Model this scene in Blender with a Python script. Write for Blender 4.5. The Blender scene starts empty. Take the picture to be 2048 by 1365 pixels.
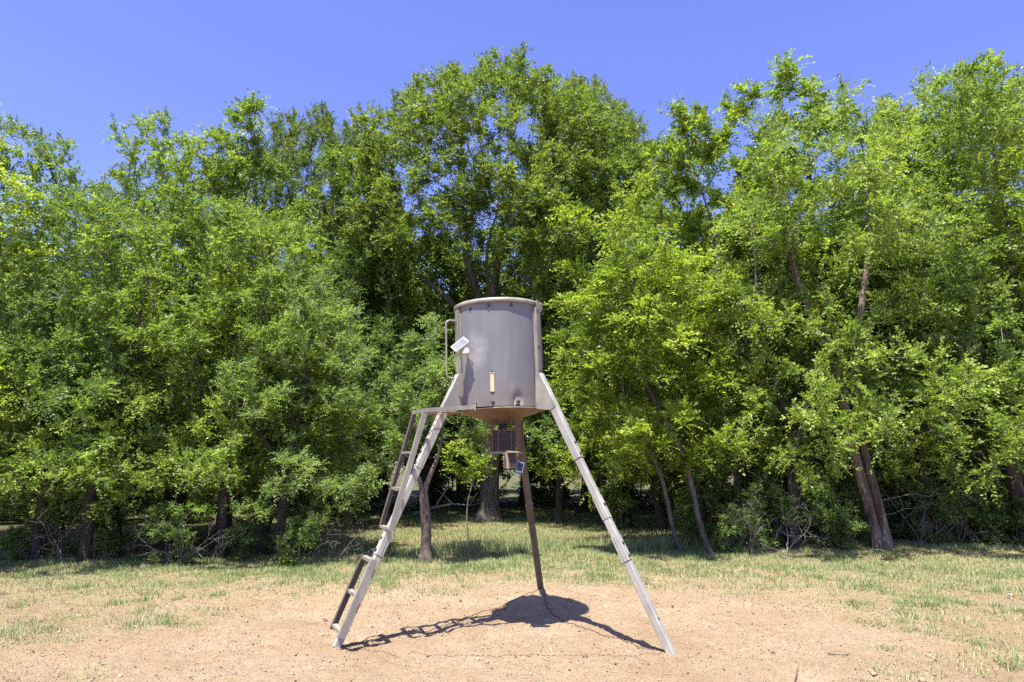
import bpy, math, random
import numpy as np
from mathutils import Vector, Matrix

random.seed(7)
RS = np.random.RandomState(11)
R = math.radians

# ------------------------------------------------------------------ camera, world, sun, exposure
sc = bpy.context.scene
COL = sc.collection
CAM_H = 1.4
cam_d = bpy.data.cameras.new('camera'); cam = bpy.data.objects.new('camera', cam_d); COL.objects.link(cam)
cam_d.sensor_width = 36; cam_d.lens = 24.0; cam_d.clip_end = 2000; cam_d.clip_start = 0.05
cam.location = (0, 0, CAM_H); cam.rotation_euler = (R(90 + 9.93), 0, 0)
sc.camera = cam

SUN = Vector((-0.385, -0.69, 2.3)).normalized()
sun_el = math.asin(SUN.z); sun_az = math.atan2(SUN.x, SUN.y)
w = bpy.data.worlds.new('World'); sc.world = w; w.use_nodes = True
nt = w.node_tree; nt.nodes.clear()
sky = nt.nodes.new('ShaderNodeTexSky'); sky.sky_type = 'NISHITA'; sky.sun_disc = False
sky.sun_elevation = sun_el; sky.sun_rotation = sun_az
sky.altitude = 100; sky.air_density = 1.0; sky.dust_density = 0.6; sky.ozone_density = 2.0
mul = nt.nodes.new('ShaderNodeMix'); mul.data_type = 'RGBA'; mul.blend_type = 'MULTIPLY'
mul.inputs['Factor'].default_value = 1.0
mul.inputs['B'].default_value = (1.07, 0.95, 1.55, 1)
bg = nt.nodes.new('ShaderNodeBackground'); bg.inputs['Strength'].default_value = 0.077
wo = nt.nodes.new('ShaderNodeOutputWorld')
nt.links.new(sky.outputs[0], mul.inputs['A']); nt.links.new(mul.outputs['Result'], bg.inputs['Color'])
nt.links.new(bg.outputs[0], wo.inputs['Surface'])

sl = bpy.data.lights.new('sun', 'SUN'); sl.energy = 5.0; sl.angle = R(0.53); sl.color = (1.0, 0.95, 0.87)
so = bpy.data.objects.new('sun', sl); COL.objects.link(so)
so.rotation_euler = SUN.to_track_quat('Z', 'Y').to_euler(); so.location = (-5, -8, 30)

sc.view_settings.view_transform = 'Standard'; sc.view_settings.look = 'None'
sc.view_settings.exposure = 1.35; sc.view_settings.gamma = 1.0; sc.view_settings.use_curve_mapping = False
sc.render.engine = 'CYCLES'
sc.cycles.max_bounces = 6; sc.cycles.diffuse_bounces = 4; sc.cycles.glossy_bounces = 2
sc.cycles.transmission_bounces = 4; sc.cycles.transparent_max_bounces = 4
sc.cycles.use_denoising = False; sc.cycles.sample_clamp_indirect = 4.0

# ------------------------------------------------------------------ camera helpers (pixel of the 2048 wide photo -> place)
FPX = 1365.0; CT, ST = math.cos(R(9.93)), math.sin(R(9.93))
def slope(v):
    zc = 682.5 - v
    return (zc*CT + FPX*ST) / (FPX*CT - zc*ST)
def wz(v, y): return CAM_H + y*slope(v)
def wx(u, y, z=0.0): return (u - 1024)/FPX * (y*CT + (z - CAM_H)*ST)
def gy(v): return -CAM_H/slope(v)

# ------------------------------------------------------------------ numpy noise
def _h(ix, iy, seed):
    n = (ix.astype(np.int64)*374761393 + iy.astype(np.int64)*668265263 + seed*1442695041) & 0x7fffffff
    n = ((n ^ (n >> 13))*1274126177) & 0x7fffffff
    return ((n ^ (n >> 16)) & 0xffff)/65535.0
def vnoise(x, y, seed=0):
    x0 = np.floor(x); y0 = np.floor(y); fx = x - x0; fy = y - y0
    fx = fx*fx*(3 - 2*fx); fy = fy*fy*(3 - 2*fy)
    a = _h(x0, y0, seed); b = _h(x0 + 1, y0, seed); c = _h(x0, y0 + 1, seed); d = _h(x0 + 1, y0 + 1, seed)
    return (a*(1 - fx) + b*fx)*(1 - fy) + (c*(1 - fx) + d*fx)*fy
def fbm(x, y, seed=0, octv=4):
    s = 0; a = 0.5; t = 0
    for k in range(octv):
        s = s + a*vnoise(x, y, seed + k*17); t += a; a *= 0.5; x = x*2.03 + 11.3; y = y*2.03 - 7.1
    return s/t
def smooth(a, b, t):
    t = np.clip((t - a)/(b - a), 0, 1); return t*t*(3 - 2*t)

# ------------------------------------------------------------------ material helpers
def new_mat(name):
    m = bpy.data.materials.new(name); m.use_nodes = True
    n = m.node_tree; b = n.nodes['Principled BSDF']
    return m, n, b
def N(n, t, **kw):
    x = n.nodes.new(t)
    for k, v in kw.items():
        if k in x.inputs: x.inputs[k].default_value = v
        else: setattr(x, k, v)
    return x
def noise(n, scale, detail=4, rough=0.6, stretch=None, coord='Object'):
    tc = n.nodes.new('ShaderNodeTexCoord'); t = N(n, 'ShaderNodeTexNoise'); t.inputs['Scale'].default_value = scale
    t.inputs['Detail'].default_value = detail; t.inputs['Roughness'].default_value = rough
    if stretch:
        mp = n.nodes.new('ShaderNodeMapping'); mp.inputs['Scale'].default_value = stretch
        n.links.new(tc.outputs[coord], mp.inputs['Vector']); n.links.new(mp.outputs[0], t.inputs['Vector'])
    else: n.links.new(tc.outputs[coord], t.inputs['Vector'])
    return t.outputs['Fac']
def ramp(n, src, stops):
    r = n.nodes.new('ShaderNodeValToRGB'); el = r.color_ramp.elements
    while len(el) < len(stops): el.new(0.5)
    for e, (p, c) in zip(el, stops):
        e.position = p; e.color = (c, c, c, 1) if isinstance(c, (int, float)) else (*c, 1)
    n.links.new(src, r.inputs['Fac']); return r.outputs['Color']
def mix(n, fac, a, b, mode='MIX'):
    m = n.nodes.new('ShaderNodeMix'); m.data_type = 'RGBA'; m.blend_type = mode
    for s, v in (('Factor', fac), ('A', a), ('B', b)):
        if isinstance(v, (int, float)): m.inputs[s].default_value = v
        elif isinstance(v, tuple): m.inputs[s].default_value = (*v, 1)
        else: n.links.new(v, m.inputs[s])
    return m.outputs['Result']
def math_n(n, op, a, b=0.0):
    m = n.nodes.new('ShaderNodeMath'); m.operation = op
    for i, v in enumerate((a, b)):
        if isinstance(v, (int, float)): m.inputs[i].default_value = v
        else: n.links.new(v, m.inputs[i])
    return m.outputs[0]
def bump(n, b, src, strength=0.4, dist=0.01):
    k = n.nodes.new('ShaderNodeBump'); k.inputs['Strength'].default_value = strength; k.inputs['Distance'].default_value = dist
    n.links.new(src, k.inputs['Height']); n.links.new(k.outputs[0], b.inputs['Normal'])

def metal_mat(name, base, dust, rust, rust_at=0.62, rough=0.55, metallic=0.25, streak=True, scale=6.0):
    m, n, b = new_mat(name)
    a = noise(n, scale, 6, 0.65)
    s = noise(n, scale*2.2, 5, 0.6, (1, 1, 0.13)) if streak else noise(n, scale*3, 5, 0.6)
    c = mix(n, ramp(n, a, [(0.38, 0.0), (0.66, 1.0)]), base, dust)
    c = mix(n, ramp(n, s, [(0.42, 0.0), (0.70, 0.55)]), c, tuple(x*0.62 for x in base))
    r1 = noise(n, scale*1.7, 8, 0.72)
    c = mix(n, ramp(n, r1, [(rust_at, 0.0), (rust_at + 0.08, 0.85)]), c, rust)
    n.links.new(c, b.inputs['Base Color'])
    b.inputs['Metallic'].default_value = metallic
    n.links.new(ramp(n, a, [(0.3, rough - 0.1), (0.7, rough + 0.2)]), b.inputs['Roughness'])
    bump(n, b, noise(n, 90, 4, 0.6), 0.15, 0.002)
    return m

def plain(name, c1, c2, rough=0.6, metallic=0.0, scale=40, bs=0.2):
    m, n, b = new_mat(name)
    f = noise(n, scale, 4, 0.6)
    n.links.new(mix(n, ramp(n, f, [(0.35, 0.0), (0.65, 1.0)]), c1, c2), b.inputs['Base Color'])
    b.inputs['Roughness'].default_value = rough; b.inputs['Metallic'].default_value = metallic
    if bs: bump(n, b, f, bs, 0.003)
    return m

def tank_mat():
    m, n, b = new_mat('weathered_grey_tank_paint')
    tc = n.nodes.new('ShaderNodeTexCoord')
    base = (0.15, 0.155, 0.15)
    st = noise(n, 5.0, 6, 0.62, (1, 1, 0.10))
    c = mix(n, ramp(n, st, [(0.35, 0.0), (0.68, 1.0)]), base, (0.19, 0.195, 0.188))
    st2 = noise(n, 16.0, 4, 0.6, (1, 1, 0.06))
    c = mix(n, ramp(n, st2, [(0.52, 0.0), (0.72, 0.25)]), c, (0.10, 0.095, 0.097))
    # chalky oxidised patches on the left side, browner dirt towards the bottom
    sep = n.nodes.new('ShaderNodeSeparateXYZ'); n.links.new(tc.outputs['Object'], sep.inputs[0])
    pz = math_n(n, 'MULTIPLY', math_n(n, 'SUBTRACT', sep.outputs['Z'], 2.32), 5.0)
    px = math_n(n, 'MULTIPLY', math_n(n, 'ADD', sep.outputs['X'], 0.22), 7.0)
    dd = math_n(n, 'ADD', math_n(n, 'MULTIPLY', pz, pz), math_n(n, 'MULTIPLY', px, px))
    ch = math_n(n, 'MULTIPLY', math_n(n, 'SUBTRACT', 1.4, dd), noise(n, 13, 7, 0.75))
    c = mix(n, ramp(n, ch, [(0.25, 0.0), (0.8, 0.75)]), c, (0.34, 0.325, 0.32))
    bt = math_n(n, 'ADD', math_n(n, 'MULTIPLY', math_n(n, 'SUBTRACT', 2.25, sep.outputs['Z']), 1.3), math_n(n, 'MULTIPLY', noise(n, 9, 7, 0.7), 1.0))
    c = mix(n, ramp(n, bt, [(0.68, 0.0), (1.15, 0.55)]), c, (0.20, 0.145, 0.11))
    sp = noise(n, 38, 6, 0.8)
    c = mix(n, ramp(n, sp, [(0.66, 0.0), (0.70, 0.6)]), c, (0.07, 0.06, 0.06))
    rs = noise(n, 11, 9, 0.75)
    c = mix(n, ramp(n, rs, [(0.66, 0.0), (0.72, 0.6)]), c, (0.22, 0.10, 0.05))
    n.links.new(c, b.inputs['Base Color'])
    b.inputs['Roughness'].default_value = 0.5; b.inputs['Metallic'].default_value = 0.15
    bump(n, b, noise(n, 60, 4, 0.6), 0.12, 0.002)
    return m

M = {}
M['tank'] = tank_mat()
M['frame'] = metal_mat('dusty_tan_painted_steel', (0.24, 0.225, 0.185), (0.33, 0.315, 0.255), (0.24, 0.12, 0.06), 0.64)
M['leg'] = metal_mat('sun_bleached_steel_tube', (0.34, 0.335, 0.285), (0.45, 0.44, 0.375), (0.33, 0.17, 0.08), 0.61)
M['shaded_steel'] = metal_mat('brown_shade_darkened_steel', (0.095, 0.078, 0.067), (0.15, 0.125, 0.105), (0.11, 0.065, 0.045), 0.64)  # rusty brown steel; colour darkened to paint in shade on rear leg and rails
M['funnel'] = metal_mat('rust_brown_funnel_steel', (0.13, 0.08, 0.052), (0.18, 0.12, 0.08), (0.22, 0.09, 0.04), 0.58)
M['rusty'] = metal_mat('rusty_wire_steel', (0.16, 0.075, 0.045), (0.24, 0.12, 0.07), (0.10, 0.045, 0.03), 0.5, streak=False)
M['wire'] = plain('grey_wire', (0.13, 0.115, 0.10), (0.20, 0.18, 0.155), 0.5, 0.6)
M['bolt'] = plain('dark_bolt_steel', (0.03, 0.03, 0.035), (0.07, 0.065, 0.06), 0.45, 0.5)
M['black'] = plain('black_motor_housing', (0.010, 0.010, 0.011), (0.02, 0.018, 0.018), 0.6)
M['white'] = plain('aged_white_plastic', (0.42, 0.40, 0.31), (0.50, 0.47, 0.38), 0.45, bs=0.05)
M['cell'] = plain('pale_solar_glass', (0.15, 0.165, 0.18), (0.22, 0.235, 0.25), 0.12, scale=14, bs=0)
M['bluecell'] = plain('dark_blue_solar_cell', (0.005, 0.008, 0.02), (0.012, 0.018, 0.035), 0.15, bs=0)
M['bluegrey'] = plain('blue_grey_plastic', (0.15, 0.18, 0.23), (0.21, 0.24, 0.29), 0.4, bs=0.05)
M['gauge'] = plain('yellowed_sight_glass', (0.55, 0.42, 0.13), (0.62, 0.55, 0.32), 0.35, scale=90, bs=0.1)
M['boxcase'] = plain('rusty_control_box_paint', (0.20, 0.15, 0.11), (0.34, 0.27, 0.20), 0.6, scale=50)
M['boxdoor'] = plain('dark_brown_box_door', (0.02, 0.012, 0.009), (0.045, 0.027, 0.018), 0.6)
M['chain'] = plain('rusted_chain_steel', (0.12, 0.075, 0.05), (0.18, 0.11, 0.075), 0.7, 0.2)

def bark_mat(name, dark, light, sc_=9):
    m, n, b = new_mat(name)
    f = noise(n, sc_, 8, 0.7, (1, 1, 0.22)); g = noise(n, sc_*3.5, 5, 0.7, (1, 1, 0.16))
    c = mix(n, ramp(n, f, [(0.36, 0.0), (0.66, 1.0)]), dark, light)
    c = mix(n, ramp(n, g, [(0.5, 0.0), (0.62, 0.7)]), c, tuple(x*0.35 for x in dark))
    n.links.new(c, b.inputs['Base Color']); b.inputs['Roughness'].default_value = 0.9
    b.inputs['Specular IOR Level'].default_value = 0.2
    bump(n, b, g, 1.0, 0.05)
    return m
M['bark_dark'] = bark_mat('dark_fissured_bark', (0.045, 0.036, 0.03), (0.11, 0.09, 0.075))
M['bark_grey'] = bark_mat('pale_grey_bark', (0.15, 0.13, 0.115), (0.30, 0.27, 0.24))
M['bark_mid'] = bark_mat('grey_brown_fluted_bark', (0.085, 0.072, 0.062), (0.22, 0.195, 0.17))
M['bark_brown'] = bark_mat('reddish_brown_shaggy_bark', (0.11, 0.083, 0.066), (0.26, 0.20, 0.16), 7)
M['twig'] = bark_mat('grey_twig_bark', (0.16, 0.14, 0.12), (0.34, 0.31, 0.27), 12)
M['dead'] = bark_mat('bleached_dead_wood', (0.30, 0.26, 0.22), (0.48, 0.43, 0.38), 12)

def leaf_mat(name, dark, mid, light, transl=0.48, rough=0.5):
    m, n, b = new_mat(name)
    at = n.nodes.new('ShaderNodeAttribute'); at.attribute_name = 'tint'
    oi = n.nodes.new('ShaderNodeObjectInfo')
    v = math_n(n, 'ADD', at.outputs['Fac'], math_n(n, 'MULTIPLY', math_n(n, 'SUBTRACT', oi.outputs['Random'], 0.5), 0.22))
    c = ramp(n, v, [(0.05, dark), (0.45, mid), (0.88, light)])
    n.links.new(c, b.inputs['Base Color']); b.inputs['Roughness'].default_value = rough
    b.inputs['Specular IOR Level'].default_value = 0.5
    tr = n.nodes.new('ShaderNodeBsdfTranslucent')
    n.links.new(mix(n, 1.0, c, (1.25, 1.35, 0.7), 'MULTIPLY'), tr.inputs['Color'])
    ms = n.nodes.new('ShaderNodeMixShader'); ms.inputs[0].default_value = transl
    n.links.new(b.outputs[0], ms.inputs[1]); n.links.new(tr.outputs[0], ms.inputs[2])
    n.links.new(ms.outputs[0], n.nodes['Material Output'].inputs['Surface'])
    return m
M['leaf_mid'] = leaf_mat('mid_green_leaves', (0.080, 0.135, 0.025), (0.185, 0.275, 0.048), (0.35, 0.43, 0.095))
M['leaf_yellow'] = leaf_mat('yellow_green_leaves', (0.10, 0.16, 0.020), (0.225, 0.32, 0.040), (0.44, 0.50, 0.085))
M['leaf_fine'] = leaf_mat('fine_olive_leaves', (0.070, 0.11, 0.020), (0.15, 0.215, 0.036), (0.28, 0.34, 0.07))
M['leaf_cool'] = leaf_mat('cool_green_leaves', (0.075, 0.13, 0.036), (0.175, 0.265, 0.070), (0.32, 0.40, 0.14))
def grass_mat(name, stops):
    m, n, b = new_mat(name)
    at = n.nodes.new('ShaderNodeAttribute'); at.attribute_name = 'tint'
    c = ramp(n, at.outputs['Fac'], stops)
    n.links.new(c, b.inputs['Base Color']); b.inputs['Roughness'].default_value = 0.6
    tr = n.nodes.new('ShaderNodeBsdfTranslucent'); n.links.new(c, tr.inputs['Color'])
    ms = n.nodes.new('ShaderNodeMixShader'); ms.inputs[0].default_value = 0.3
    n.links.new(b.outputs[0], ms.inputs[1]); n.links.new(tr.outputs[0], ms.inputs[2])
    n.links.new(ms.outputs[0], n.nodes['Material Output'].inputs['Surface'])
    return m
M['grass'] = grass_mat('green_and_straw_grass', [(0.0, (0.12, 0.20, 0.045)), (0.4, (0.23, 0.30, 0.10)), (0.62, (0.36, 0.36, 0.18)), (0.95, (0.52, 0.42, 0.27))])
M['litter'] = plain('brown_leaf_litter', (0.16, 0.09, 0.055), (0.34, 0.22, 0.14), 0.85, scale=8, bs=0)

# ------------------------------------------------------------------ object helpers
def tag(o, label=None, cat=None, group=None, kind=None):
    if label: o['label'] = label
    if cat: o['category'] = cat
    if group: o['group'] = group
    if kind: o['kind'] = kind
    return o
def empty(name, loc, label, cat, group=None, rz=0, scale=(1, 1, 1)):
    o = bpy.data.objects.new(name, None); COL.objects.link(o); o.empty_display_size = 0.2
    o.location = loc; o.rotation_euler = (0, 0, rz); o.scale = scale
    return tag(o, label, cat, group)
def link(name, me, parent=None, mat=None, loc=None):
    o = bpy.data.objects.new(name, me); COL.objects.link(o)
    if mat is not None: me.materials.clear(); me.materials.append(mat)
    if parent: o.parent = parent
    if loc: o.location = loc
    return o
def np_mesh(name, V, F, k, tint=None, smooth_=False):
    """V (n,3), F (m,k) face index array"""
    me = bpy.data.meshes.new(name)
    V = np.ascontiguousarray(V, dtype=np.float32); F = np.ascontiguousarray(F, dtype=np.int32)
    me.vertices.add(len(V)); me.vertices.foreach_set('co', V.ravel())
    me.loops.add(F.size); me.loops.foreach_set('vertex_index', F.ravel())
    me.polygons.add(len(F))
    me.polygons.foreach_set('loop_start', np.arange(0, F.size, k, dtype=np.int32))
    if smooth_: me.polygons.foreach_set('use_smooth', np.ones(len(F), dtype=bool))
    if tint is not None:
        a = me.attributes.new('tint', 'FLOAT', 'POINT'); a.data.foreach_set('value', np.ascontiguousarray(tint, dtype=np.float32))
    me.update(calc_edges=True)
    return me

class MB:
    def __init__(s): s.v = []; s.f = []; s.sm = []
    def add(s, V, F, smooth_=False):
        o = len(s.v); s.v += [tuple(p) for p in V]
        for f in F: s.f.append(tuple(i + o for i in f)); s.sm.append(smooth_)
        return s
    def beam(s, p0, p1, w, h, side, bevel=0.004):
        """box from p0 to p1; w along 'side' direction, h along the third; chamfered edges"""
        p0 = Vector(p0); p1 = Vector(p1); d = (p1 - p0).normalized(); a = Vector(side); a = (a - d*a.dot(d)).normalized(); b = d.cross(a)
        bv = min(bevel, w*0.3, h*0.3)
        pr = [(w/2 - bv, h/2), (-w/2 + bv, h/2), (-w/2, h/2 - bv), (-w/2, -h/2 + bv), (-w/2 + bv, -h/2), (w/2 - bv, -h/2), (w/2, -h/2 + bv), (w/2, h/2 - bv)]
        V = [p + a*x + b*y for p in (p0, p1) for x, y in pr]; k = 8
        F = [(i, (i + 1) % k, k + (i + 1) % k, k + i) for i in range(k)] + [tuple(range(k))[::-1], tuple(range(k, 2*k))]
        return s.add(V, F)
    def angle(s, p0, p1, a, b, wa, wb, t=0.004):
        """angle iron: flanges along a (width wa) and b (width wb) from the heel line p0-p1"""
        p0 = Vector(p0); p1 = Vector(p1); d = (p1 - p0).normalized(); a = Vector(a); a = (a - d*a.dot(d)).normalized()
        b = Vector(b); b = (b - d*b.dot(d)); b = (b - a*b.dot(a)).normalized()
        pr = [(0, 0), (wa, 0), (wa, t), (t, t), (t, wb), (0, wb)]
        V = [p + a*x + b*y for p in (p0, p1) for x, y in pr]; k = 6
        F = [(i, (i + 1) % k, k + (i + 1) % k, k + i) for i in range(k)] + [(3, 2, 1, 0), (5, 4, 3, 0), (6, 7, 8, 9), (6, 9, 10, 11)]
        return s.add(V, F)
    def tube(s, pts, r, k=8, closed=False, caps=True):
        pts = [Vector(p) for p in pts]; n = len(pts); V = []; ref = None
        for i, p in enumerate(pts):
            a = pts[(i - 1) % n] if (i or closed) else pts[0]; b = pts[(i + 1) % n] if (i < n - 1 or closed) else pts[-1]
            d = (b - a).normalized()
            if ref is None: ref = d.orthogonal().normalized()
            ref = (ref - d*ref.dot(d)).normalized(); q = d.cross(ref)
            rr = r[i] if isinstance(r, (list, tuple)) else r
            V += [p + (ref*math.cos(2*math.pi*j/k) + q*math.sin(2*math.pi*j/k))*rr for j in range(k)]
        m = n if closed else n - 1
        F = [(i*k + j, i*k + (j + 1) % k, ((i + 1) % n)*k + (j + 1) % k, ((i + 1) % n)*k + j) for i in range(m) for j in range(k)]
        s.add(V, F, True)
        if caps and not closed: s.add(V[:k], [tuple(range(k))[::-1]]); s.add(V[-k:], [tuple(range(k))])
        return s
    def lathe(s, prof, k=64, c=(0, 0), sm=True, a0=0.0, a1=2*math.pi):
        full = abs(a1 - a0 - 2*math.pi) < 1e-6; nn = k if full else k + 1; V = []
        for (r, z) in prof:
            for j in range(nn):
                t = a0 + (a1 - a0)*j/k; V.append((c[0] + r*math.sin(t), c[1] - r*math.cos(t), z))
        F = [(i*nn + j, i*nn + (j + 1) % nn, (i + 1)*nn + (j + 1) % nn, (i + 1)*nn + j) for i in range(len(prof) - 1) for j in range(k)]
        return s.add(V, F, sm)
    def plate(s, pts, nrm, t):
        nrm = Vector(nrm).normalized(); pts = [Vector(p) for p in pts]; k = len(pts)
        V = [p + nrm*t/2 for p in pts] + [p - nrm*t/2 for p in pts]
        F = [tuple(range(k)), tuple(range(k, 2*k))[::-1]] + [((i + 1) % k, i, k + i, k + (i + 1) % k) for i in range(k)]
        return s.add(V, F)
    def bolt(s, p, n, r=0.010, h=0.009):
        p = Vector(p); n = Vector(n).normalized(); a = n.orthogonal().normalized(); b = n.cross(a)
        V = []
        for rr, hh in ((r*1.35, -0.001), (r*1.35, 0.002), (r, 0.002), (r, h*0.7), (r*0.6, h)):
            V += [p + n*hh + (a*math.cos(j*math.pi/4) + b*math.sin(j*math.pi/4))*rr for j in range(8)]
        F = [(i*8 + j, i*8 + (j + 1) % 8, (i + 1)*8 + (j + 1) % 8, (i + 1)*8 + j) for i in range(4) for j in range(8)] + [tuple(range(32, 40))]
        return s.add(V, F)
    def build(s, name, mat, parent=None, xf=None):
        me = bpy.data.meshes.new(name); V = [xf(p) for p in s.v] if xf else s.v
        me.from_pydata(V, [], s.f); me.polygons.foreach_set('use_smooth', s.sm); me.update()
        return link(name, me, parent, mat)

# ------------------------------------------------------------------ ground
def sand_d(x, y):
    d = np.sqrt((x/2.75)**2 + ((y - 5.75)/2.55)**2)
    return d - 1 + (fbm(x*0.9, y*0.9, 5) - 0.5)*0.7
def edge_y(x):      # where the wood begins
    return 9.7 + np.clip((x + 5)/10, 0, 1.3)*2.6
def gheight(x, y):
    x = np.asarray(x, dtype=float); y = np.asarray(y, dtype=float)
    h = (fbm(x*0.35, y*0.35, 3, 2) - 0.5)*0.10*smooth(1.8, 5, np.hypot(x, y - 6.1))
    h = h + (fbm(x*2.2, y*2.2, 4, 3) - 0.5)*0.035
    return h
def axis(fine0, fine1, step, lo, hi, g=1.09):
    a = list(np.arange(fine0, fine1, step)); s = step; v = a[-1]
    while v < hi: s *= g; v += s; a.append(v)
    s = step; v = a[0]; b = []
    while v > lo: s *= g; v -= s; b.append(v)
    return np.array(b[::-1] + a)
gxs = axis(-5.0, 5.2, 0.033, -300, 300, 1.07); gys = axis(4.2, 9.6, 0.033, -120, 500, 1.035)
GX, GY = np.meshgrid(gxs, gys)
GZ = gheight(GX, GY)
near = smooth(14, 9, GY)
sd = sand_d(GX, GY)
# trampled, clumpy relief of the dry sandy soil
rough_ = (fbm(GX*9, GY*9, 21, 3) - 0.5)*0.030 + (fbm(GX*26, GY*26, 22, 2) - 0.5)*0.020
pits = np.clip(vnoise(GX*6.3, GY*6.3, 31) - 0.80, 0, 1)*0.08
hoof = np.clip(fbm(GX*3.1, GY*3.1, 37, 2) - 0.60, 0, 1)*0.16
rough_ = rough_ + (vnoise(GX*17, GY*17, 23) - 0.5)*0.012*near
GZ = GZ + near*(rough_ - pits - hoof)
# small mound around the rear foot
GZ = GZ + 0.06*np.exp(-((GX - 0.32)**2 + (GY - 7.45)**2)/0.20)
for fx_, fy_ in ((-1.31, 5.5), (1.15, 5.3)): GZ = GZ + 0.022*np.exp(-((GX - fx_)**2 + (GY - fy_)**2)/0.012)
nx, ny = len(gxs), len(gys)
idx = np.arange(nx*ny).reshape(ny, nx)
F = np.stack([idx[:-1, :-1].ravel(), idx[:-1, 1:].ravel(), idx[1:, 1:].ravel(), idx[1:, :-1].ravel()], 1)
grassm = smooth(-0.05, 0.8, sd + (fbm(GX*2.3, GY*2.3, 8) - 0.5)*0.9)
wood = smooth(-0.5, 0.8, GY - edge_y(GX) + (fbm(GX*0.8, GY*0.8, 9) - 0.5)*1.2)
clear = np.exp(-((GX - 0.6)/3.4)**4)*smooth(20, 16, GY)      # grassy opening in the wood
me = np_mesh('ground', np.stack([GX.ravel(), GY.ravel(), GZ.ravel()], 1), F, 4, smooth_=True)
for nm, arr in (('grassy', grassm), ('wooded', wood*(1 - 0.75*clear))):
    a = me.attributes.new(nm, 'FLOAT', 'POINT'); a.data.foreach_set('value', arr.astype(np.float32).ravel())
def ground_mat():
    m, n, b = new_mat('dry_sandy_soil')
    f1 = noise(n, 1.3, 5, 0.6); f2 = noise(n, 14, 6, 0.7); f3 = noise(n, 70, 4, 0.7)
    c = mix(n, ramp(n, f1, [(0.35, 0.0), (0.65, 1.0)]), (0.40, 0.292, 0.172), (0.475, 0.372, 0.243))
    c = mix(n, ramp(n, f2, [(0.42, 0.0), (0.68, 0.6)]), c, (0.32, 0.21, 0.115))
    c = mix(n, ramp(n, f3, [(0.53, 0.0), (0.64, 0.75)]), c, (0.16, 0.09, 0.05))
    g = n.nodes.new('ShaderNodeAttribute'); g.attribute_name = 'grassy'
    wd = n.nodes.new('ShaderNodeAttribute'); wd.attribute_name = 'wooded'
    gc = mix(n, ramp(n, noise(n, 25, 5, 0.7), [(0.40, 0.0), (0.62, 1.0)]), (0.34, 0.235, 0.14), (0.33, 0.285, 0.145))
    gc = mix(n, ramp(n, noise(n, 4.0, 5, 0.6), [(0.50, 0.0), (0.66, 0.7)]), gc, (0.24, 0.145, 0.09))
    c = mix(n, math_n(n, 'MULTIPLY', g.outputs['Fac'], 0.85), c, gc)
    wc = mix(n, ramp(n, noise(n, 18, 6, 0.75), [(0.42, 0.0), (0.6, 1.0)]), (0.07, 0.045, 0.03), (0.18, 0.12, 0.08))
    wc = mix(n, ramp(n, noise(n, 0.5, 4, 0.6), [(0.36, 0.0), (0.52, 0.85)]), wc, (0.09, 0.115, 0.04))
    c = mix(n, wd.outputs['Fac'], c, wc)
    n.links.new(c, b.inputs['Base Color']); b.inputs['Roughness'].default_value = 0.95
    b.inputs['Specular IOR Level'].default_value = 0.15
    hh = math_n(n, 'ADD', noise(n, 45, 5, 0.75), math_n(n, 'MULTIPLY', f3, 0.6))
    bump(n, b, hh, 0.85, 0.05)
    return m
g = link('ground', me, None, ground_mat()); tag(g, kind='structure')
gfull = None
def gz(x, y):
    """height of the built ground sheet at a point"""
    i = int(np.clip(np.searchsorted(gxs, x) - 1, 0, nx - 2)); j = int(np.clip(np.searchsorted(gys, y) - 1, 0, ny - 2))
    fx = (x - gxs[i])/(gxs[i + 1] - gxs[i]); fy = (y - gys[j])/(gys[j + 1] - gys[j])
    return float((GZ[j, i]*(1 - fx) + GZ[j, i + 1]*fx)*(1 - fy) + (GZ[j + 1, i]*(1 - fx) + GZ[j + 1, i + 1]*fx)*fy)
def gza(x, y):
    i = np.clip(np.searchsorted(gxs, x) - 1, 0, nx - 2); j = np.clip(np.searchsorted(gys, y) - 1, 0, ny - 2)
    fx = (x - gxs[i])/(gxs[i + 1] - gxs[i]); fy = (y - gys[j])/(gys[j + 1] - gys[j])
    return (GZ[j, i]*(1 - fx) + GZ[j, i + 1]*fx)*(1 - fy) + (GZ[j + 1, i]*(1 - fx) + GZ[j + 1, i + 1]*fx)*fy

# ------------------------------------------------------------------ trees
def unit(a): return a/np.maximum(np.linalg.norm(a, axis=-1, keepdims=True), 1e-9)

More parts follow.
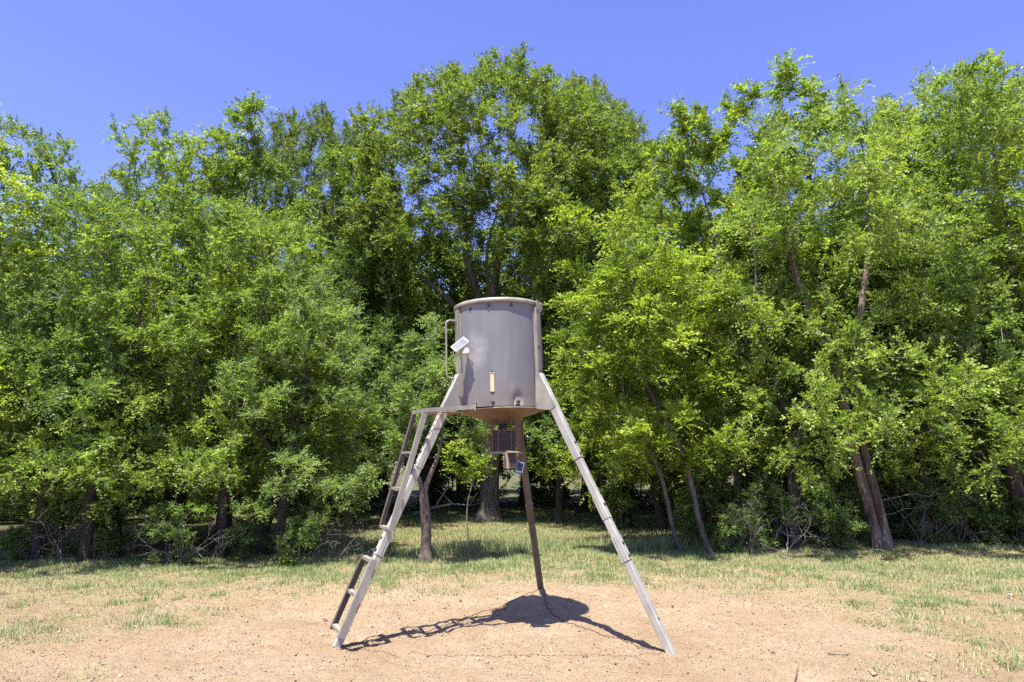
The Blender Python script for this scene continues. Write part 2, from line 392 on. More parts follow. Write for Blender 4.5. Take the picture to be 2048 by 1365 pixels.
def colonize(rs, leaders, attr, D=0.2, dk=0.34, iters=80, trop=0.10):
    """space colonisation; leaders: list of (start_index or None, [points])"""
    P = []; par = []
    for st, pts in leaders:
        prev = -1 if st is None else st
        for q in pts:
            P.append(q); par.append(prev); prev = len(P) - 1
    P = np.array(P, float); par = list(par); lead_n = len(P)
    A = attr.copy()
    dist = np.full(len(A), 1e9); near_ = np.zeros(len(A), int)
    def upd(A, dist, near_, newP, off):
        for s in range(0, len(newP), 400):
            d = np.linalg.norm(A[:, None] - newP[None, s:s + 400], axis=2)
            k = d.argmin(1); dm = d[np.arange(len(A)), k]; m = dm < dist
            dist[m] = dm[m]; near_[m] = k[m] + off + s
    upd(A, dist, near_, P, 0)
    for it in range(iters):
        if len(A) == 0: break
        acc = np.zeros((len(P), 3)); cnt = np.zeros(len(P))
        np.add.at(acc, near_, unit(A - P[near_])); np.add.at(cnt, near_, 1)
        ids = np.nonzero(cnt)[0]
        d = unit(acc[ids]/cnt[ids, None] + rs.normal(0, 0.22, (len(ids), 3)) + np.array([0, 0, trop]))
        newP = P[ids] + d*D*rs.uniform(0.75, 1.2, (len(ids), 1))
        off = len(P); P = np.vstack([P, newP]); par += list(ids)
        upd(A, dist, near_, newP, off)
        keep = dist > dk
        # drop those stuck
        if it > 20: keep &= rs.rand(len(A)) > 0.06
        A = A[keep]; dist = dist[keep]; near_ = near_[keep]
        if len(P) > 9000: break
    return P, np.array(par), lead_n

TWIG = {}
def tree_mesh(name, rs, P, par, lead_r, tip=0.0045, expo=2.0, flare=0.0, ring=9):
    n = len(P); r = np.zeros(n); acc = np.zeros(n); nch = np.zeros(n, int); big = np.full(n, -1); bigr = np.zeros(n)
    for i in range(n - 1, -1, -1):
        r[i] = max(tip, acc[i]**(1/expo)) if acc[i] > 0 else tip
        if i in lead_r: r[i] = max(lead_r[i], min(r[i], lead_r[i]*1.3))
        p = par[i]
        if p >= 0:
            acc[p] += r[i]**expo; nch[p] += 1
            if r[i] > bigr[p]: bigr[p] = r[i]; big[p] = i
    for i in range(n):      # never thicker than the parent
        if par[i] >= 0 and r[i] > r[par[i]]: r[i] = r[par[i]]*0.97
    ids = np.nonzero(par >= 0)[0]; pp = par[ids]
    d = unit(P[ids] - P[pp]); dn = np.zeros((n, 3)); dn[ids] = d
    root = np.nonzero(par < 0)[0]; dn[root] = (0, 0, 1)
    main = big[pp] == ids
    dstart = np.where(main[:, None], unit(dn[pp] + d), d); 
    # node ring direction: average with its main child
    dend = dn[ids].copy(); hb = big[ids] >= 0
    dend[hb] = unit(dn[ids][hb] + dn[big[ids][hb]])
    rstart = np.where(main, r[pp], r[ids]); rend = r[ids]
    # thinner: bark flutes on thick stems
    V = []; FQ = []; off = 0
    thick = rstart > 0.03
    for sel, k in ((thick, ring), (~thick, 3)):
        s = np.nonzero(sel)[0]
        if len(s) == 0: continue
        ang = np.arange(k)*2*math.pi/k
        def rings(c, dd, rr):
            ref = np.tile(np.array([0.83, 0.55, 0.05]), (len(c), 1)); bad = np.abs((ref*dd).sum(1)) > 0.95
            ref[bad] = (0.1, 0.2, 0.97)
            a = unit(ref - dd*(ref*dd).sum(1, keepdims=True)); b = np.cross(dd, a)
            rad = rr[:, None]*np.ones((1, k))
            if k > 4:
                hsh = np.sin(c[:, 2:3]*2.1 + ang[None]*2 + 1.3)*0.10 + np.sin(c[:, 2:3]*3.3 - ang[None]*3)*0.07
                rad = rad*(1 + hsh)
                if flare: 
                    fl = np.exp(-np.clip(c[:, 2:3], 0, 9)/0.16)*flare*(1 + 0.5*np.sin(ang[None]*4 + 0.7))
                    rad = rad*(1 + fl)
            return c[:, None] + rad[..., None]*(a[:, None]*np.cos(ang)[None, :, None] + b[:, None]*np.sin(ang)[None, :, None])
        r0 = rings(P[pp[s]], dstart[s], rstart[s]); r1 = rings(P[ids[s]], dend[s], rend[s])
        m = len(s); V.append(np.concatenate([r0, r1], 1).reshape(-1, 3))
        base = off + np.arange(m)[:, None]*2*k; j = np.arange(k)[None]
        q = np.stack([base + j, base + (j + 1) % k, base + k + (j + 1) % k, base + k + j], 2).reshape(-1, 4)
        FQ.append(q); off += m*2*k
    me = np_mesh(name, np.vstack(V), np.vstack(FQ), 4, smooth_=True)
    nt_ = int(thick.sum())*ring; mi = np.zeros(len(me.polygons), dtype=np.int32); mi[nt_:] = 1; TWIG[name] = mi
    return me, r, dn

def leaves_mesh(name, rs, C, Dv, n_spray, per, L, W, spray_len=(0.15, 0.35), up=0.45, droop=0.0, center=None):
    """sprays of leaves growing at the twig nodes C with directions Dv"""
    pick = rs.randint(0, len(C), n_spray)
    c = C[pick] + rs.normal(0, 0.035, (n_spray, 3)); dv = Dv[pick]
    d = unit(dv*0.75 + rs.normal(0, 0.75, (n_spray, 3)) + np.array([0, 0, up - droop]))
    ln = rs.uniform(*spray_len, (n_spray, 1))
    nrm = rs.normal(0, 0.42, (n_spray, 3)) + np.array([0, 0, 1.0]); nrm = unit(nrm - d*(nrm*d).sum(1, keepdims=True))
    side = np.cross(nrm, d)
    tint_s = np.clip(rs.normal(0.42, 0.16, n_spray) + 0.10*(fbm(c[:, 0]*1.2 + 9, c[:, 2]*1.2 + c[:, 1], 77) - 0.5)*6, 0, 1)
    t = (np.arange(per) + 0.6)/per
    t = t[None] + rs.uniform(-0.4, 0.4, (n_spray, per))/per
    pos = c[:, None] + d[:, None]*(ln[:, None]*t[..., None]) - np.array([0, 0, 1.0])*((t**2)[..., None]*ln[:, None]*0.25)
    sg = np.where(np.arange(per) % 2 == 0, 1.0, -1.0)[None, :, None]
    ax = unit(d[:, None]*0.65 + side[:, None]*sg*0.8 + rs.normal(0, 0.30, (n_spray, per, 3)))
    ln_n = unit(nrm[:, None] + rs.normal(0, 0.42, (n_spray, per, 3)))
    ln_n = unit(ln_n - ax*(ln_n*ax).sum(2, keepdims=True)); wv = np.cross(ln_n, ax)
    s = rs.uniform(0.65, 1.25, (n_spray, per, 1))
    l = L*s*1.07; w_ = W*s*1.07
    p0 = pos; p1 = pos + ax*l*0.45 + wv*w_*0.5 + ln_n*w_*0.18; p2 = pos + ax*l; p3 = pos + ax*l*0.45 - wv*w_*0.5 + ln_n*w_*0.18
    V = np.stack([p0, p1, p2, p3], 2).reshape(-1, 3)
    nq = n_spray*per
    tint = np.clip(tint_s[:, None] + rs.normal(0, 0.17, (n_spray, per)), 0, 1)
    # flat quads are two triangles each
    F = np.arange(nq*4).reshape(-1, 4)
    # spray stems
    me = np_mesh(name, V, F, 4, np.repeat(tint.ravel(), 4))
    return me

def blobs_profile(rs, n, prof, rb, squash=1.0):
    """n blob centres inside a height profile: prof = [(z, rx, ry, cx)]"""
    zs = np.array([p[0] for p in prof]); out = []
    wts = np.interp(np.linspace(zs[0], zs[-1], 60), zs, [p[1] for p in prof]); wts = wts/wts.sum()
    for _ in range(n):
        z = np.linspace(zs[0], zs[-1], 60)[rs.choice(60, p=wts)] + rs.uniform(-0.1, 0.1)
        rx = np.interp(z, zs, [p[1] for p in prof]); ry = np.interp(z, zs, [p[2] for p in prof]); cx = np.interp(z, zs, [p[3] for p in prof])
        a = rs.uniform(0, 2*math.pi); q = math.sqrt(rs.uniform(0.05, 1))
        out.append((cx + rx*q*math.cos(a), ry*q*math.sin(a), z, rs.uniform(*rb)))
    return out
def blob_attr(rs, blobs, per):
    A = []
    for (x, y, z, r) in blobs:
        k = max(3, int(per*(r/0.5)**2)); q = unit(rs.normal(0, 1, (k, 3)))*(rs.uniform(0.15, 1, (k, 1))**0.5)*r
        q[:, 2] *= 0.75; A.append(np.array([x, y, z]) + q)
    return np.vstack(A)
def line(p0, p1, n, rs, wob=0.05):
    p0 = np.array(p0, float); p1 = np.array(p1, float); t = np.linspace(0, 1, n)[:, None]
    q = p0 + (p1 - p0)*t; ph = rs.uniform(0, 6, 2)
    q[:, 0] += wob*np.sin(t[:, 0]*5 + ph[0])*t[:, 0]*(1.4 - t[:, 0])*2; q[:, 1] += wob*np.cos(t[:, 0]*4 + ph[1])*t[:, 0]
    return q

PROTO = {}
def proto(key, seed, leaders, prof, nblob, rb, n_leaf, L, W, bark, leafm, per_attr=13, D=0.2, dk=0.30, per=11, tipmax=0.013,
          flare=0.5, spray=(0.13, 0.34), extra_blobs=(), up=0.6, ring=9, bare=None, trop=0.1):
    rs = np.random.RandomState(seed)
    L_ = []; lead_r = {}; cnt = 0
    for (st, p0, p1, n, r0, r1, wob) in leaders:
        base = None; pts = line(p0, p1, n, rs, wob)
        if st is not None:
            li, frac = st; s0, s1 = L_[li][2]; base = s0 + int((s1 - s0 - 1)*frac)
            pts = pts - pts[0] + np.vstack([q[1] for q in L_])[base]; pts = pts[1:]
        L_.append((base, pts, (cnt, cnt + len(pts))))
        for i in range(len(pts)): lead_r[cnt + i] = r0 + (r1 - r0)*i/max(1, len(pts) - 1)
        cnt += len(pts)
    blobs = blobs_profile(rs, nblob, prof, rb) + list(extra_blobs)
    A = blob_attr(rs, blobs, per_attr)
    if bare: A = np.vstack([A, blob_attr(rs, blobs_profile(rs, bare[0], bare[1], (0.2, 0.45)), 26)])
    P, par, ln = colonize(rs, [(b, list(p)) for b, p, _ in L_], A, D, dk, trop=trop)
    tm, r, dn = tree_mesh(key + '_trunk', rs, P, par, lead_r, flare=flare, ring=ring)
    ids = np.nonzero((r < tipmax) & (np.arange(len(P)) >= ln))[0]
    # only where some attractor blob is close, so that long bare limbs stay bare
    B = np.array([b[:3] for b in blobs]); BR = np.array([b[3] for b in blobs])
    dd = (np.linalg.norm(P[ids][:, None] - B[None], axis=2) - BR[None]).min(1); ids = ids[dd < 0.15]
    lm = leaves_mesh(key + '_crown', rs, P[ids], dn[ids], n_leaf//per, per, L, W, spray, up)
    tm.materials.append(M[bark]); tm.materials.append(M['twig']); tm.polygons.foreach_set('material_index', TWIG[key + '_trunk']); lm.materials.append(M[leafm])
    PROTO[key] = (tm, lm, float(P[:, 2].max()))
    print(key, 'nodes', len(P), 'twigs', len(ids), 'leaves', n_leaf, 'H', round(P[:, 2].max(), 2))

# leaders: (attach or None, p0, p1, n, r0, r1, wobble);  profile: (z, rx, ry, cx)
proto('edge_a', 1, [(None, (0, 0, -0.1), (0.15, 0.1, 3.2), 16, 0.082, 0.05, 0.10), ((0, 0.99), (0, 0, 0), (0.5, 0.1, 2.6), 12, 0.05, 0.015, 0.1), ((0, 0.5), (0, 0, 0), (-0.9, 0.2, 2.6), 12, 0.05, 0.015, 0.1)],
      [(1.45, 2.1, 1.5, 0), (2.2, 2.1, 1.45, 0), (3.4, 1.8, 1.05, 0), (4.8, 1.4, 0.75, 0), (5.9, 0.95, 0.6, 0), (6.6, 0.4, 0.35, 0.1)], 60, (0.38, 0.8), 66000, 0.047, 0.029, 'bark_dark', 'leaf_mid', bare=(16, [(0.7, 1.5, 1.3, 0), (1.3, 2.1, 1.7, 0), (2.6, 2.0, 1.6, 0)]))
proto('edge_b', 2, [(None, (0, 0, -0.1), (-0.1, 0, 2.2), 12, 0.075, 0.055, 0.08), ((0, 0.99), (0, 0, 0), (-0.9, 0.1, 3.6), 16, 0.06, 0.015, 0.12), ((0, 0.99), (0, 0, 0), (0.8, -0.1, 3.9), 16, 0.06, 0.015, 0.1), ((0, 0.7), (0, 0, 0), (0.1, 0.5, 3.4), 14, 0.05, 0.015, 0.1)],
      [(1.5, 2.0, 1.5, 0), (2.3, 2.1, 1.4, 0), (3.8, 2.0, 1.05, 0), (5.2, 1.7, 0.8, 0), (6.3, 1.2, 0.65, 0), (7.0, 0.6, 0.5, 0)], 64, (0.35, 0.75), 66000, 0.05, 0.03, 'bark_dark', 'leaf_yellow', bare=(16, [(0.7, 1.5, 1.3, 0), (1.3, 2.1, 1.7, 0), (2.6, 2.0, 1.6, 0)]))
proto('edge_c', 3, [(None, (0, 0, -0.1), (0.25, 0, 4.4), 22, 0.09, 0.035, 0.14), ((0, 0.45), (0, 0, 0), (-1.2, -0.5, 2.2), 12, 0.05, 0.015, 0.1), ((0, 0.55), (0, 0, 0), (1.2, 0.3, 2.4), 12, 0.045, 0.015, 0.1)],
      [(1.4, 2.2, 1.6, 0), (2.0, 2.2, 1.6, 0), (3.2, 1.9, 1.1, 0), (4.6, 1.45, 0.8, 0.1), (5.8, 1.0, 0.6, 0.1), (6.5, 0.4, 0.4, 0.2)], 62, (0.35, 0.78), 76000, 0.042, 0.027, 'bark_dark', 'leaf_cool', bare=(16, [(0.7, 1.5, 1.3, 0), (1.3, 2.1, 1.7, 0), (2.6, 2.0, 1.6, 0)]))
proto('spire', 4, [(None, (0, 0, -0.1), (0.0, 0, 5.6), 26, 0.10, 0.025, 0.10), ((0, 0.35), (0, 0, 0), (0.6, 0, 3.0), 14, 0.045, 0.012, 0.08), ((0, 0.3), (0, 0, 0), (-0.6, 0.2, 3.0), 14, 0.045, 0.012, 0.08)],
      [(1.2, 1.0, 1.0, 0), (3.0, 1.3, 1.2, 0), (5.0, 1.05, 1.0, 0), (6.5, 0.55, 0.5, 0), (7.2, 0.2, 0.2, 0)], 52, (0.22, 0.48), 60000, 0.048, 0.03, 'bark_dark', 'leaf_mid')
proto('twin', 5, [(None, (0.10, 0, -0.1), (-0.28, 0.0, 2.4), 14, 0.062, 0.05, 0.05), (None, (0.26, 0.05, -0.1), (-0.02, 0.1, 2.3), 14, 0.058, 0.045, 0.06), ((0, 0.99), (0, 0, 0), (-0.9, 0.2, 3.4), 16, 0.07, 0.015, 0.12), ((1, 0.99), (0, 0, 0), (0.6, 0.1, 3.8), 16, 0.07, 0.015, 0.12)],
      [(1.5, 1.6, 1.4, -0.2), (2.8, 2.1, 1.5, 0), (4.4, 2.0, 1.3, 0), (5.8, 1.5, 1.0, 0), (6.8, 0.9, 0.7, 0), (7.3, 0.5, 0.4, 0)], 62, (0.35, 0.75), 66000, 0.044, 0.028, 'bark_brown', 'leaf_mid', flare=0.9, ring=12, bare=(16, [(0.7, 1.5, 1.3, 0), (1.3, 2.1, 1.7, 0), (2.6, 2.0, 1.6, 0)]))
proto('leaning', 6, [(None, (0.0, 0, -0.1), (-0.75, 0.1, 2.6), 14, 0.030, 0.022, 0.10), ((0, 0.99), (0, 0, 0), (-0.35, 0.1, 2.2), 12, 0.035, 0.01, 0.12)],
      [(1.5, 0.9, 0.9, -0.4), (3.0, 1.3, 1.2, -0.7), (4.4, 1.2, 1.1, -0.9), (5.4, 0.7, 0.6, -1.0)], 40, (0.28, 0.55), 44000, 0.045, 0.028, 'bark_mid', 'leaf_yellow')
proto('brown_small', 8, [(None, (0, 0, -0.1), (-0.06, 0, 1.35), 10, 0.075, 0.062, 0.03), ((0, 0.99), (0, 0, 0), (0.35, 0.1, 1.6), 8, 0.05, 0.015, 0.08), ((0, 0.99), (0, 0, 0), (-0.5, 0.1, 1.5), 8, 0.045, 0.015, 0.08)],
      [(1.9, 0.6, 0.4, 0), (2.5, 1.2, 0.7, 0), (3.1, 1.3, 0.8, -0.1), (3.9, 0.9, 0.6, -0.2), (4.4, 0.4, 0.3, -0.2)], 36, (0.22, 0.42), 36000, 0.042, 0.027, 'bark_brown', 'leaf_cool', flare=0.9, ring=12)
DOME = []
_q = np.random.RandomState(77)
for _i in range(190):      # clumps along an umbrella-shaped shell, leaving the inside to the limbs
    _c = 1 - 1.42*(_i + 0.5)/190; _a = _i*2.39996 + _q.uniform(-0.2, 0.2); _s = math.sqrt(1 - _c*_c)
    _k = _q.uniform(0.84, 1.0)*(1 + 0.05*math.sin(3*_a) + 0.04*math.sin(5*_a + 2))
    DOME.append((4.25*_s*math.cos(_a)*_k, 3.0*_s*math.sin(_a)*_k, 7.3 + 4.35*_c*_k, _q.uniform(0.42, 0.8)))
proto('dome', 9, [(None, (0, 0, -0.1), (-0.1, 0, 5.2), 26, 0.20, 0.15, 0.10), ((0, 0.99), (0, 0, 0), (-0.5, 0.2, 4.0), 16, 0.12, 0.03, 0.3), ((0, 0.8), (0, 0, 0), (-3.0, -0.6, 3.6), 18, 0.10, 0.025, 0.35),
                  ((0, 0.9), (0, 0, 0), (1.5, 0.0, 4.6), 18, 0.12, 0.025, 0.3), ((0, 0.75), (0, 0, 0), (3.2, 0.3, 3.9), 18, 0.10, 0.025, 0.3), ((0, 0.7), (0, 0, 0), (0.4, -1.8, 3.6), 16, 0.07, 0.02, 0.25)],
      [(4.0, 2.2, 2.0, 0), (5.5, 3.0, 2.4, 0), (7.5, 3.0, 2.2, 0), (9.0, 2.2, 1.6, 0)], 42, (0.4, 0.75), 250000, 0.066, 0.037, 'bark_mid', 'leaf_fine', per_attr=13, D=0.27, dk=0.42, spray=(0.2, 0.42), tipmax=0.02, up=0.3, extra_blobs=DOME, flare=1.0, ring=14)
proto('airy', 10, [(None, (0, 0, -0.1), (0.1, 0, 4.2), 20, 0.07, 0.03, 0.15), ((0, 0.5), (0, 0, 0), (0.7, 0, 3.4), 14, 0.035, 0.01, 0.15), ((0, 0.6), (0, 0, 0), (-0.7, 0.2, 3.6), 14, 0.035, 0.01, 0.15)],
      [(1.6, 1.2, 1.2, 0), (3.6, 1.6, 1.5, 0), (5.6, 1.3, 1.2, 0), (7.4, 0.8, 0.8, 0)], 50, (0.25, 0.5), 60000, 0.056, 0.032, 'bark_grey', 'leaf_yellow', D=0.22)
proto('shrub', 12, [(None, (0, 0, -0.05), (0.1, 0, 0.6), 6, 0.018, 0.01, 0.05), ((0, 0.0), (0, 0, 0), (0.35, 0.1, 0.7), 6, 0.014, 0.008, 0.05), ((0, 0.0), (0, 0, 0), (-0.35, 0, 0.6), 6, 0.014, 0.008, 0.05)],
      [(0.12, 0.5, 0.45, 0), (0.5, 0.65, 0.55, 0), (0.95, 0.5, 0.45, 0), (1.25, 0.25, 0.25, 0)], 20, (0.12, 0.26), 13000, 0.036, 0.024, 'bark_grey', 'leaf_cool', D=0.09, dk=0.14, per=9, tipmax=0.009, flare=0, spray=(0.08, 0.2), per_attr=34)
proto('back', 13, [(None, (0, 0, -0.1), (0.1, 0, 3.6), 16, 0.11, 0.06, 0.12), ((0, 0.8), (0, 0, 0), (-0.8, 0, 3.0), 12, 0.05, 0.02, 0.1), ((0, 0.9), (0, 0, 0), (0.9, 0, 3.0), 12, 0.05, 0.02, 0.1)],
      [(1.4, 1.6, 1.6, 0), (3.0, 2.4, 2.2, 0), (5.0, 2.2, 2.0, 0), (6.6, 1.2, 1.2, 0)], 60, (0.35, 0.75), 52000, 0.075, 0.048, 'bark_dark', 'leaf_mid', per_attr=14, D=0.26, dk=0.42, spray=(0.2, 0.42), tipmax=0.02)
proto('sapling', 14, [(None, (0, 0, -0.05), (0.05, 0, 1.1), 9, 0.012, 0.006, 0.06)],
      [(0.75, 0.22, 0.2, 0), (1.05, 0.32, 0.3, 0), (1.4, 0.18, 0.18, 0)], 8, (0.1, 0.18), 1500, 0.04, 0.026, 'bark_grey', 'leaf_yellow', D=0.08, dk=0.13, per=6, tipmax=0.009, flare=0, spray=(0.08, 0.18), per_attr=60)

def place(key, name, x, y, rz, s, label, cat='tree', group=None):
    tm, lm, H = PROTO[key]
    e = empty(name, (x, y, gz(x, y)), label, cat, group, rz, s)
    tn, cn = ('stem', 'foliage') if cat == 'shrub' else ('trunk', 'crown')
    t = bpy.data.objects.new(tn, tm); COL.objects.link(t); t.parent = e
    c = bpy.data.objects.new(cn, lm); COL.objects.link(c); c.parent = e
    return e
def tree(key, name, u, y, vtop, rz, wscale, label, group=None, cat='tree', x=None):
    """u: where the trunk meets the ground; vtop: how high the crown reaches"""
    H = PROTO[key][2]; z = wz(vtop, y); s = z/(H + 0.38)
    xx = wx(u, y, 0) if x is None else x
    return place(key, name, xx, y, R(rz), (s*wscale, s*wscale, s), label, cat, group)

# --- the front row, left to right
def ux(u, y, v):      # ground x of a tree whose upper crown shows at column u
    return wx(u, y, wz(v, y)*0.88)
tree('edge_b', 'leafy_tree', 0, 9.9, 165, -20, 1.0, 'leafy tree cut off by the left edge of the photo, its crown the tallest there', x=ux(-60, 9.9, 165))
tree('edge_c', 'leafy_tree', 75, 10.4, 345, 160, 1.05, 'leafy tree on a stout pale-lit trunk nearest the bottom left corner')
tree('edge_a', 'leafy_tree', 165, 9.9, 370, 10, 1.0, 'low leafy tree with a thin dark trunk, second trunk from the left')
tree('edge_b', 'leafy_tree', 345, 11.6, 262, 10, 1.0, 'forked yellow-green tree between the second trunk and the slanting trunk')
tree('edge_a', 'leafy_tree', 437, 10.3, 375, 360, 0.95, 'leafy tree on a thick dark slanting trunk left of the ladder')
tree('edge_b', 'leafy_tree', 525, 10.9, 390, 180, 0.95, 'leafy tree with a slim grey trunk right of the slanting trunk')
tree('edge_c', 'leafy_tree', 560, 10.2, 500, 0, 1.0, 'low bushy tree with a broad dark trunk just left of the ladder')
tree('brown_small', 'leafy_tree', 852, 10.0, 600, 0, 1.05, 'small tree with a bare sunlit brown trunk behind the ladder')
tree('dome', 'domed_tree', 978, 16.8, 108, 0, 1.0, 'tallest tree, wide domed fine-leaved crown above the feeder')
tree('edge_c', 'leafy_tree', 1255, 14.8, 400, 0, 0.95, 'leafy tree with a short black trunk right of the feeder leg')
tree('leaning', 'leaning_tree', 1365, 11.1, 500, 0, 1.1, 'thin pale tree with a curved bleached stem right of the feeder')
tree('leaning', 'leaning_tree', 1425, 10.9, 390, 355, 1.1, 'tall grey-barked tree leaning left toward the feeder')
tree('edge_a', 'leafy_tree', 1590, 11.3, 330, 190, 0.95, 'leafy tree with a twig-tangled trunk left of the twin-trunked tree')
tree('twin', 'twin_trunk_tree', 1745, 11.2, 130, 0, 0.92, 'big tree on two joined reddish brown trunks at right')
tree('edge_c', 'leafy_tree', 1855, 12.2, 330, 160, 1.0, 'leafy tree with a dark stem right behind the twin-trunked tree')
tree('edge_b', 'leafy_tree', 1950, 12.9, 150, 190, 0.95, 'dense bright tree with a brown trunk second from the right edge')
tree('edge_a', 'leafy_tree', 2050, 11.8, 115, 370, 0.98, 'dense bright green tree whose trunk stands at the right edge')
tree('edge_b', 'leafy_tree', 2290, 12.0, 100, 190, 1.0, 'leafy tree cut off by the right edge of the photo')
# --- the second row, placed by where their tops stand in the skyline
tree('edge_a', 'leafy_tree', 0, 12.6, 205, -10, 0.85, 'tall leafy tree top showing between the left edge and the first dip in the skyline', x=ux(45, 12.6, 205))
tree('edge_c', 'leafy_tree', 0, 12.8, 325, -10, 1.0, 'leafy tree under the first low dip of the left skyline', x=ux(185, 12.8, 325))
tree('edge_b', 'leafy_tree', 0, 12.9, 222, 10, 0.78, 'tree with the rounded yellow-green top right of the first skyline dip', x=ux(305, 12.9, 222))
tree('edge_c', 'leafy_tree', 0, 13.2, 270, 190, 0.8, 'cooler green tree between the rounded top and the pointed sprig', x=ux(415, 13.2, 270))
tree('spire', 'leafy_tree', 0, 12.4, 198, 140, 1.05, 'slender tree with a pointed sprig top left of the domed tree', x=ux(500, 12.4, 198))
tree('edge_c', 'leafy_tree', 700, 15.2, 470, 180, 0.95, 'bushy tree behind the ladder, under the left limbs of the domed tree')
tree('dome', 'domed_tree', 0, 17.5, 198, 200, 0.62, 'olive tree with a small rounded crown on the left of the domed tree', x=ux(650, 17.5, 198))
tree('edge_a', 'leafy_tree', 1120, 15.8, 470, 170, 0.95, 'bright leafy tree directly behind and right of the feeder tank')
tree('edge_b', 'leafy_tree', 0, 14.0, 330, 340, 0.9, 'yellow-green tree at the lowest point of the skyline right of the domed tree', x=ux(1300, 14.0, 330))
tree('dome', 'domed_tree', 0, 19.0, 140, 90, 0.60, 'rounded olive crown forming the right shoulder of the domed tree', x=ux(1175, 19.0, 140))
tree('edge_b', 'leafy_tree', 0, 14.8, 262, 12, 0.8, 'leafy tree half hidden behind the airy wispy-topped tree', x=ux(1385, 14.8, 262))
tree('airy', 'leafy_tree', 0, 13.0, 170, 30, 1.0, 'airy pale yellow-green tree with wispy top right of the sky gap', x=ux(1440, 13.0, 170))
tree('spire', 'leafy_tree', 0, 14.2, 120, 60, 1.25, 'tall narrow-topped tree rising left of the twin-trunked tree', x=ux(1620, 14.2, 120))
tree('edge_c', 'leafy_tree', 0, 14.5, 200, 360, 0.95, 'leafy tree filling the gap behind the twin-trunked tree', x=ux(1760, 14.5, 200))
tree('edge_a', 'leafy_tree', 0, 13.8, 320, 180, 0.95, 'leafy tree behind the leaning grey-barked tree', x=ux(1500, 13.8, 320))
tree('edge_b', 'leafy_tree', 0, 14.5, 125, 0, 0.95, 'tree top showing behind the dense bright trees at right', x=ux(1900, 14.5, 125))
tree('edge_a', 'leafy_tree', 0, 14.0, 105, 180, 0.95, 'tallest bright tree top in the upper right corner', x=ux(2030, 14.0, 105))

# --- deeper in the wood: nothing tells these apart
k = 0
rb_ = random.Random(5)
for row, (y0, sp, n) in enumerate(((19.5, 2.7, 13), (24, 3.2, 14), (30, 4.0, 14))):
    for i in range(n):
        x = (i - (n - 1)/2)*sp + rb_.uniform(-0.6, 0.6); y = y0 + rb_.uniform(-1, 1.2)
        if abs(x - wx(978, 16.8)) < 0.9 and y < 20: continue
        u = 1024 + x/(y*CT)*FPX
        s = rb_.uniform(0.95, 1.15) if u < 1300 else rb_.uniform(1.1, 1.35)
        place('back', 'background_tree', x, y, rb_.uniform(0, 6.28), (s*1.05, s*1.05, s*0.98),
              'leafy tree deep in the wood, shaded and half hidden by the front rows', 'tree', 'trees deeper in the wood')
for i in range(24):
    sg_ = 1 if i % 2 else -1
    x = sg_*(4.2 + (i//2)*0.95) + rb_.uniform(-0.3, 0.3); y = 17.2 + rb_.uniform(-1.5, 1.5); s = rb_.uniform(1.2, 1.9)
    place('shrub', 'background_shrub', x, y, rb_.uniform(0, 6.28), (s*1.2, s*1.2, s), 'dark shrub in the shade between the far trunks', 'shrub', 'shrubs deep in the wood')
for i in range(30):
    x = (i - 14.5)*1.25 + rb_.uniform(-0.5, 0.5); y = 22 + rb_.uniform(-1.2, 2.5) + abs(x)*0.05
    s = rb_.uniform(1.4, 2.1)
    place('shrub', 'background_shrub', x, y, rb_.uniform(0, 6.28), (s*1.2, s*1.2, s), 'dark shrub in the shade between the far trunks', 'shrub', 'shrubs deep in the wood')

for i, (x, y, s) in enumerate(((-5.5, 21.5, 1.35), (-2.6, 22.5, 1.3), (0.4, 21.8, 1.35), (3.2, 22.6, 1.35), (6.2, 21.6, 1.4))):
    place('back', 'background_tree', x, y, i*1.3, (s, s, s), 'leafy tree deep in the wood, shaded and half hidden by the front rows', 'tree', 'trees deeper in the wood')

# --- shrubs and saplings at the edge of the wood
SH = [(325, 9.7, 0.62, 'leafy shrub with a pale upright stem left of the thick slanting trunk'),
      (485, 10.2, 0.42, 'small shrub between the slanting trunk and the ladder-side trees'),
      (600, 9.8, 0.5, 'shrub at the foot of the trunk nearest the ladder'),
      (20, 10.3, 0.36, 'low shrub under the branches at the left edge'),
      (1380, 11.6, 0.5, 'shrub between the two leaning pale stems'),
      (1470, 10.9, 0.55, 'round shrub right of the leaning grey-barked tree'),
      (1530, 11.3, 0.8, 'bright shrub left of the twig-tangled trunk'),
      (1640, 11.3, 0.75, 'twiggy shrub between the tangled trunk and the twin-trunked tree'),
      (1700, 11.0, 0.55, 'small shrub at the left foot of the twin-trunked tree'),
      (1880, 12.0, 0.75, 'leafy shrub right of the twin-trunked tree'),
      (1960, 12.1, 0.8, 'leafy shrub at the foot of the second trunk from the right edge'),
      (2035, 11.7, 0.6, 'leafy shrub by the trunk at the right edge'),
      (1240, 14.4, 0.8, 'shrub in shade beside the short black trunk'),
      (120, 10.6, 0.85, 'tall loose shrub filling the gap between the two leftmost trunks'),
      (215, 10.8, 1.05, 'tall leafy shrub behind the second trunk from the left'),
      (560, 10.9, 0.95, 'tall shrub behind the broad dark trunk left of the ladder'),
      (1430, 12.0, 1.1, 'tall loose shrub behind the leaning grey-barked tree'),
      (1565, 12.0, 1.2, 'tallest shrub behind the tangle of bare grey twigs'),
      (1665, 12.2, 1.2, 'tall shrub just left of and behind the twin trunks'),
      (1815, 12.4, 1.25, 'tall shrub filling the dark gap right of the twin trunks'),
      (1925, 13.0, 1.2, 'tall shrub behind the second trunk from the right edge'),
      (2000, 12.6, 1.1, 'tall shrub between the last two trunks at right')]
for i, (u, y, s, lb) in enumerate(SH):
    place('shrub', 'shrub', wx(u, y), y, i*1.7, (s*1.1, s*1.1, s), lb, 'shrub')
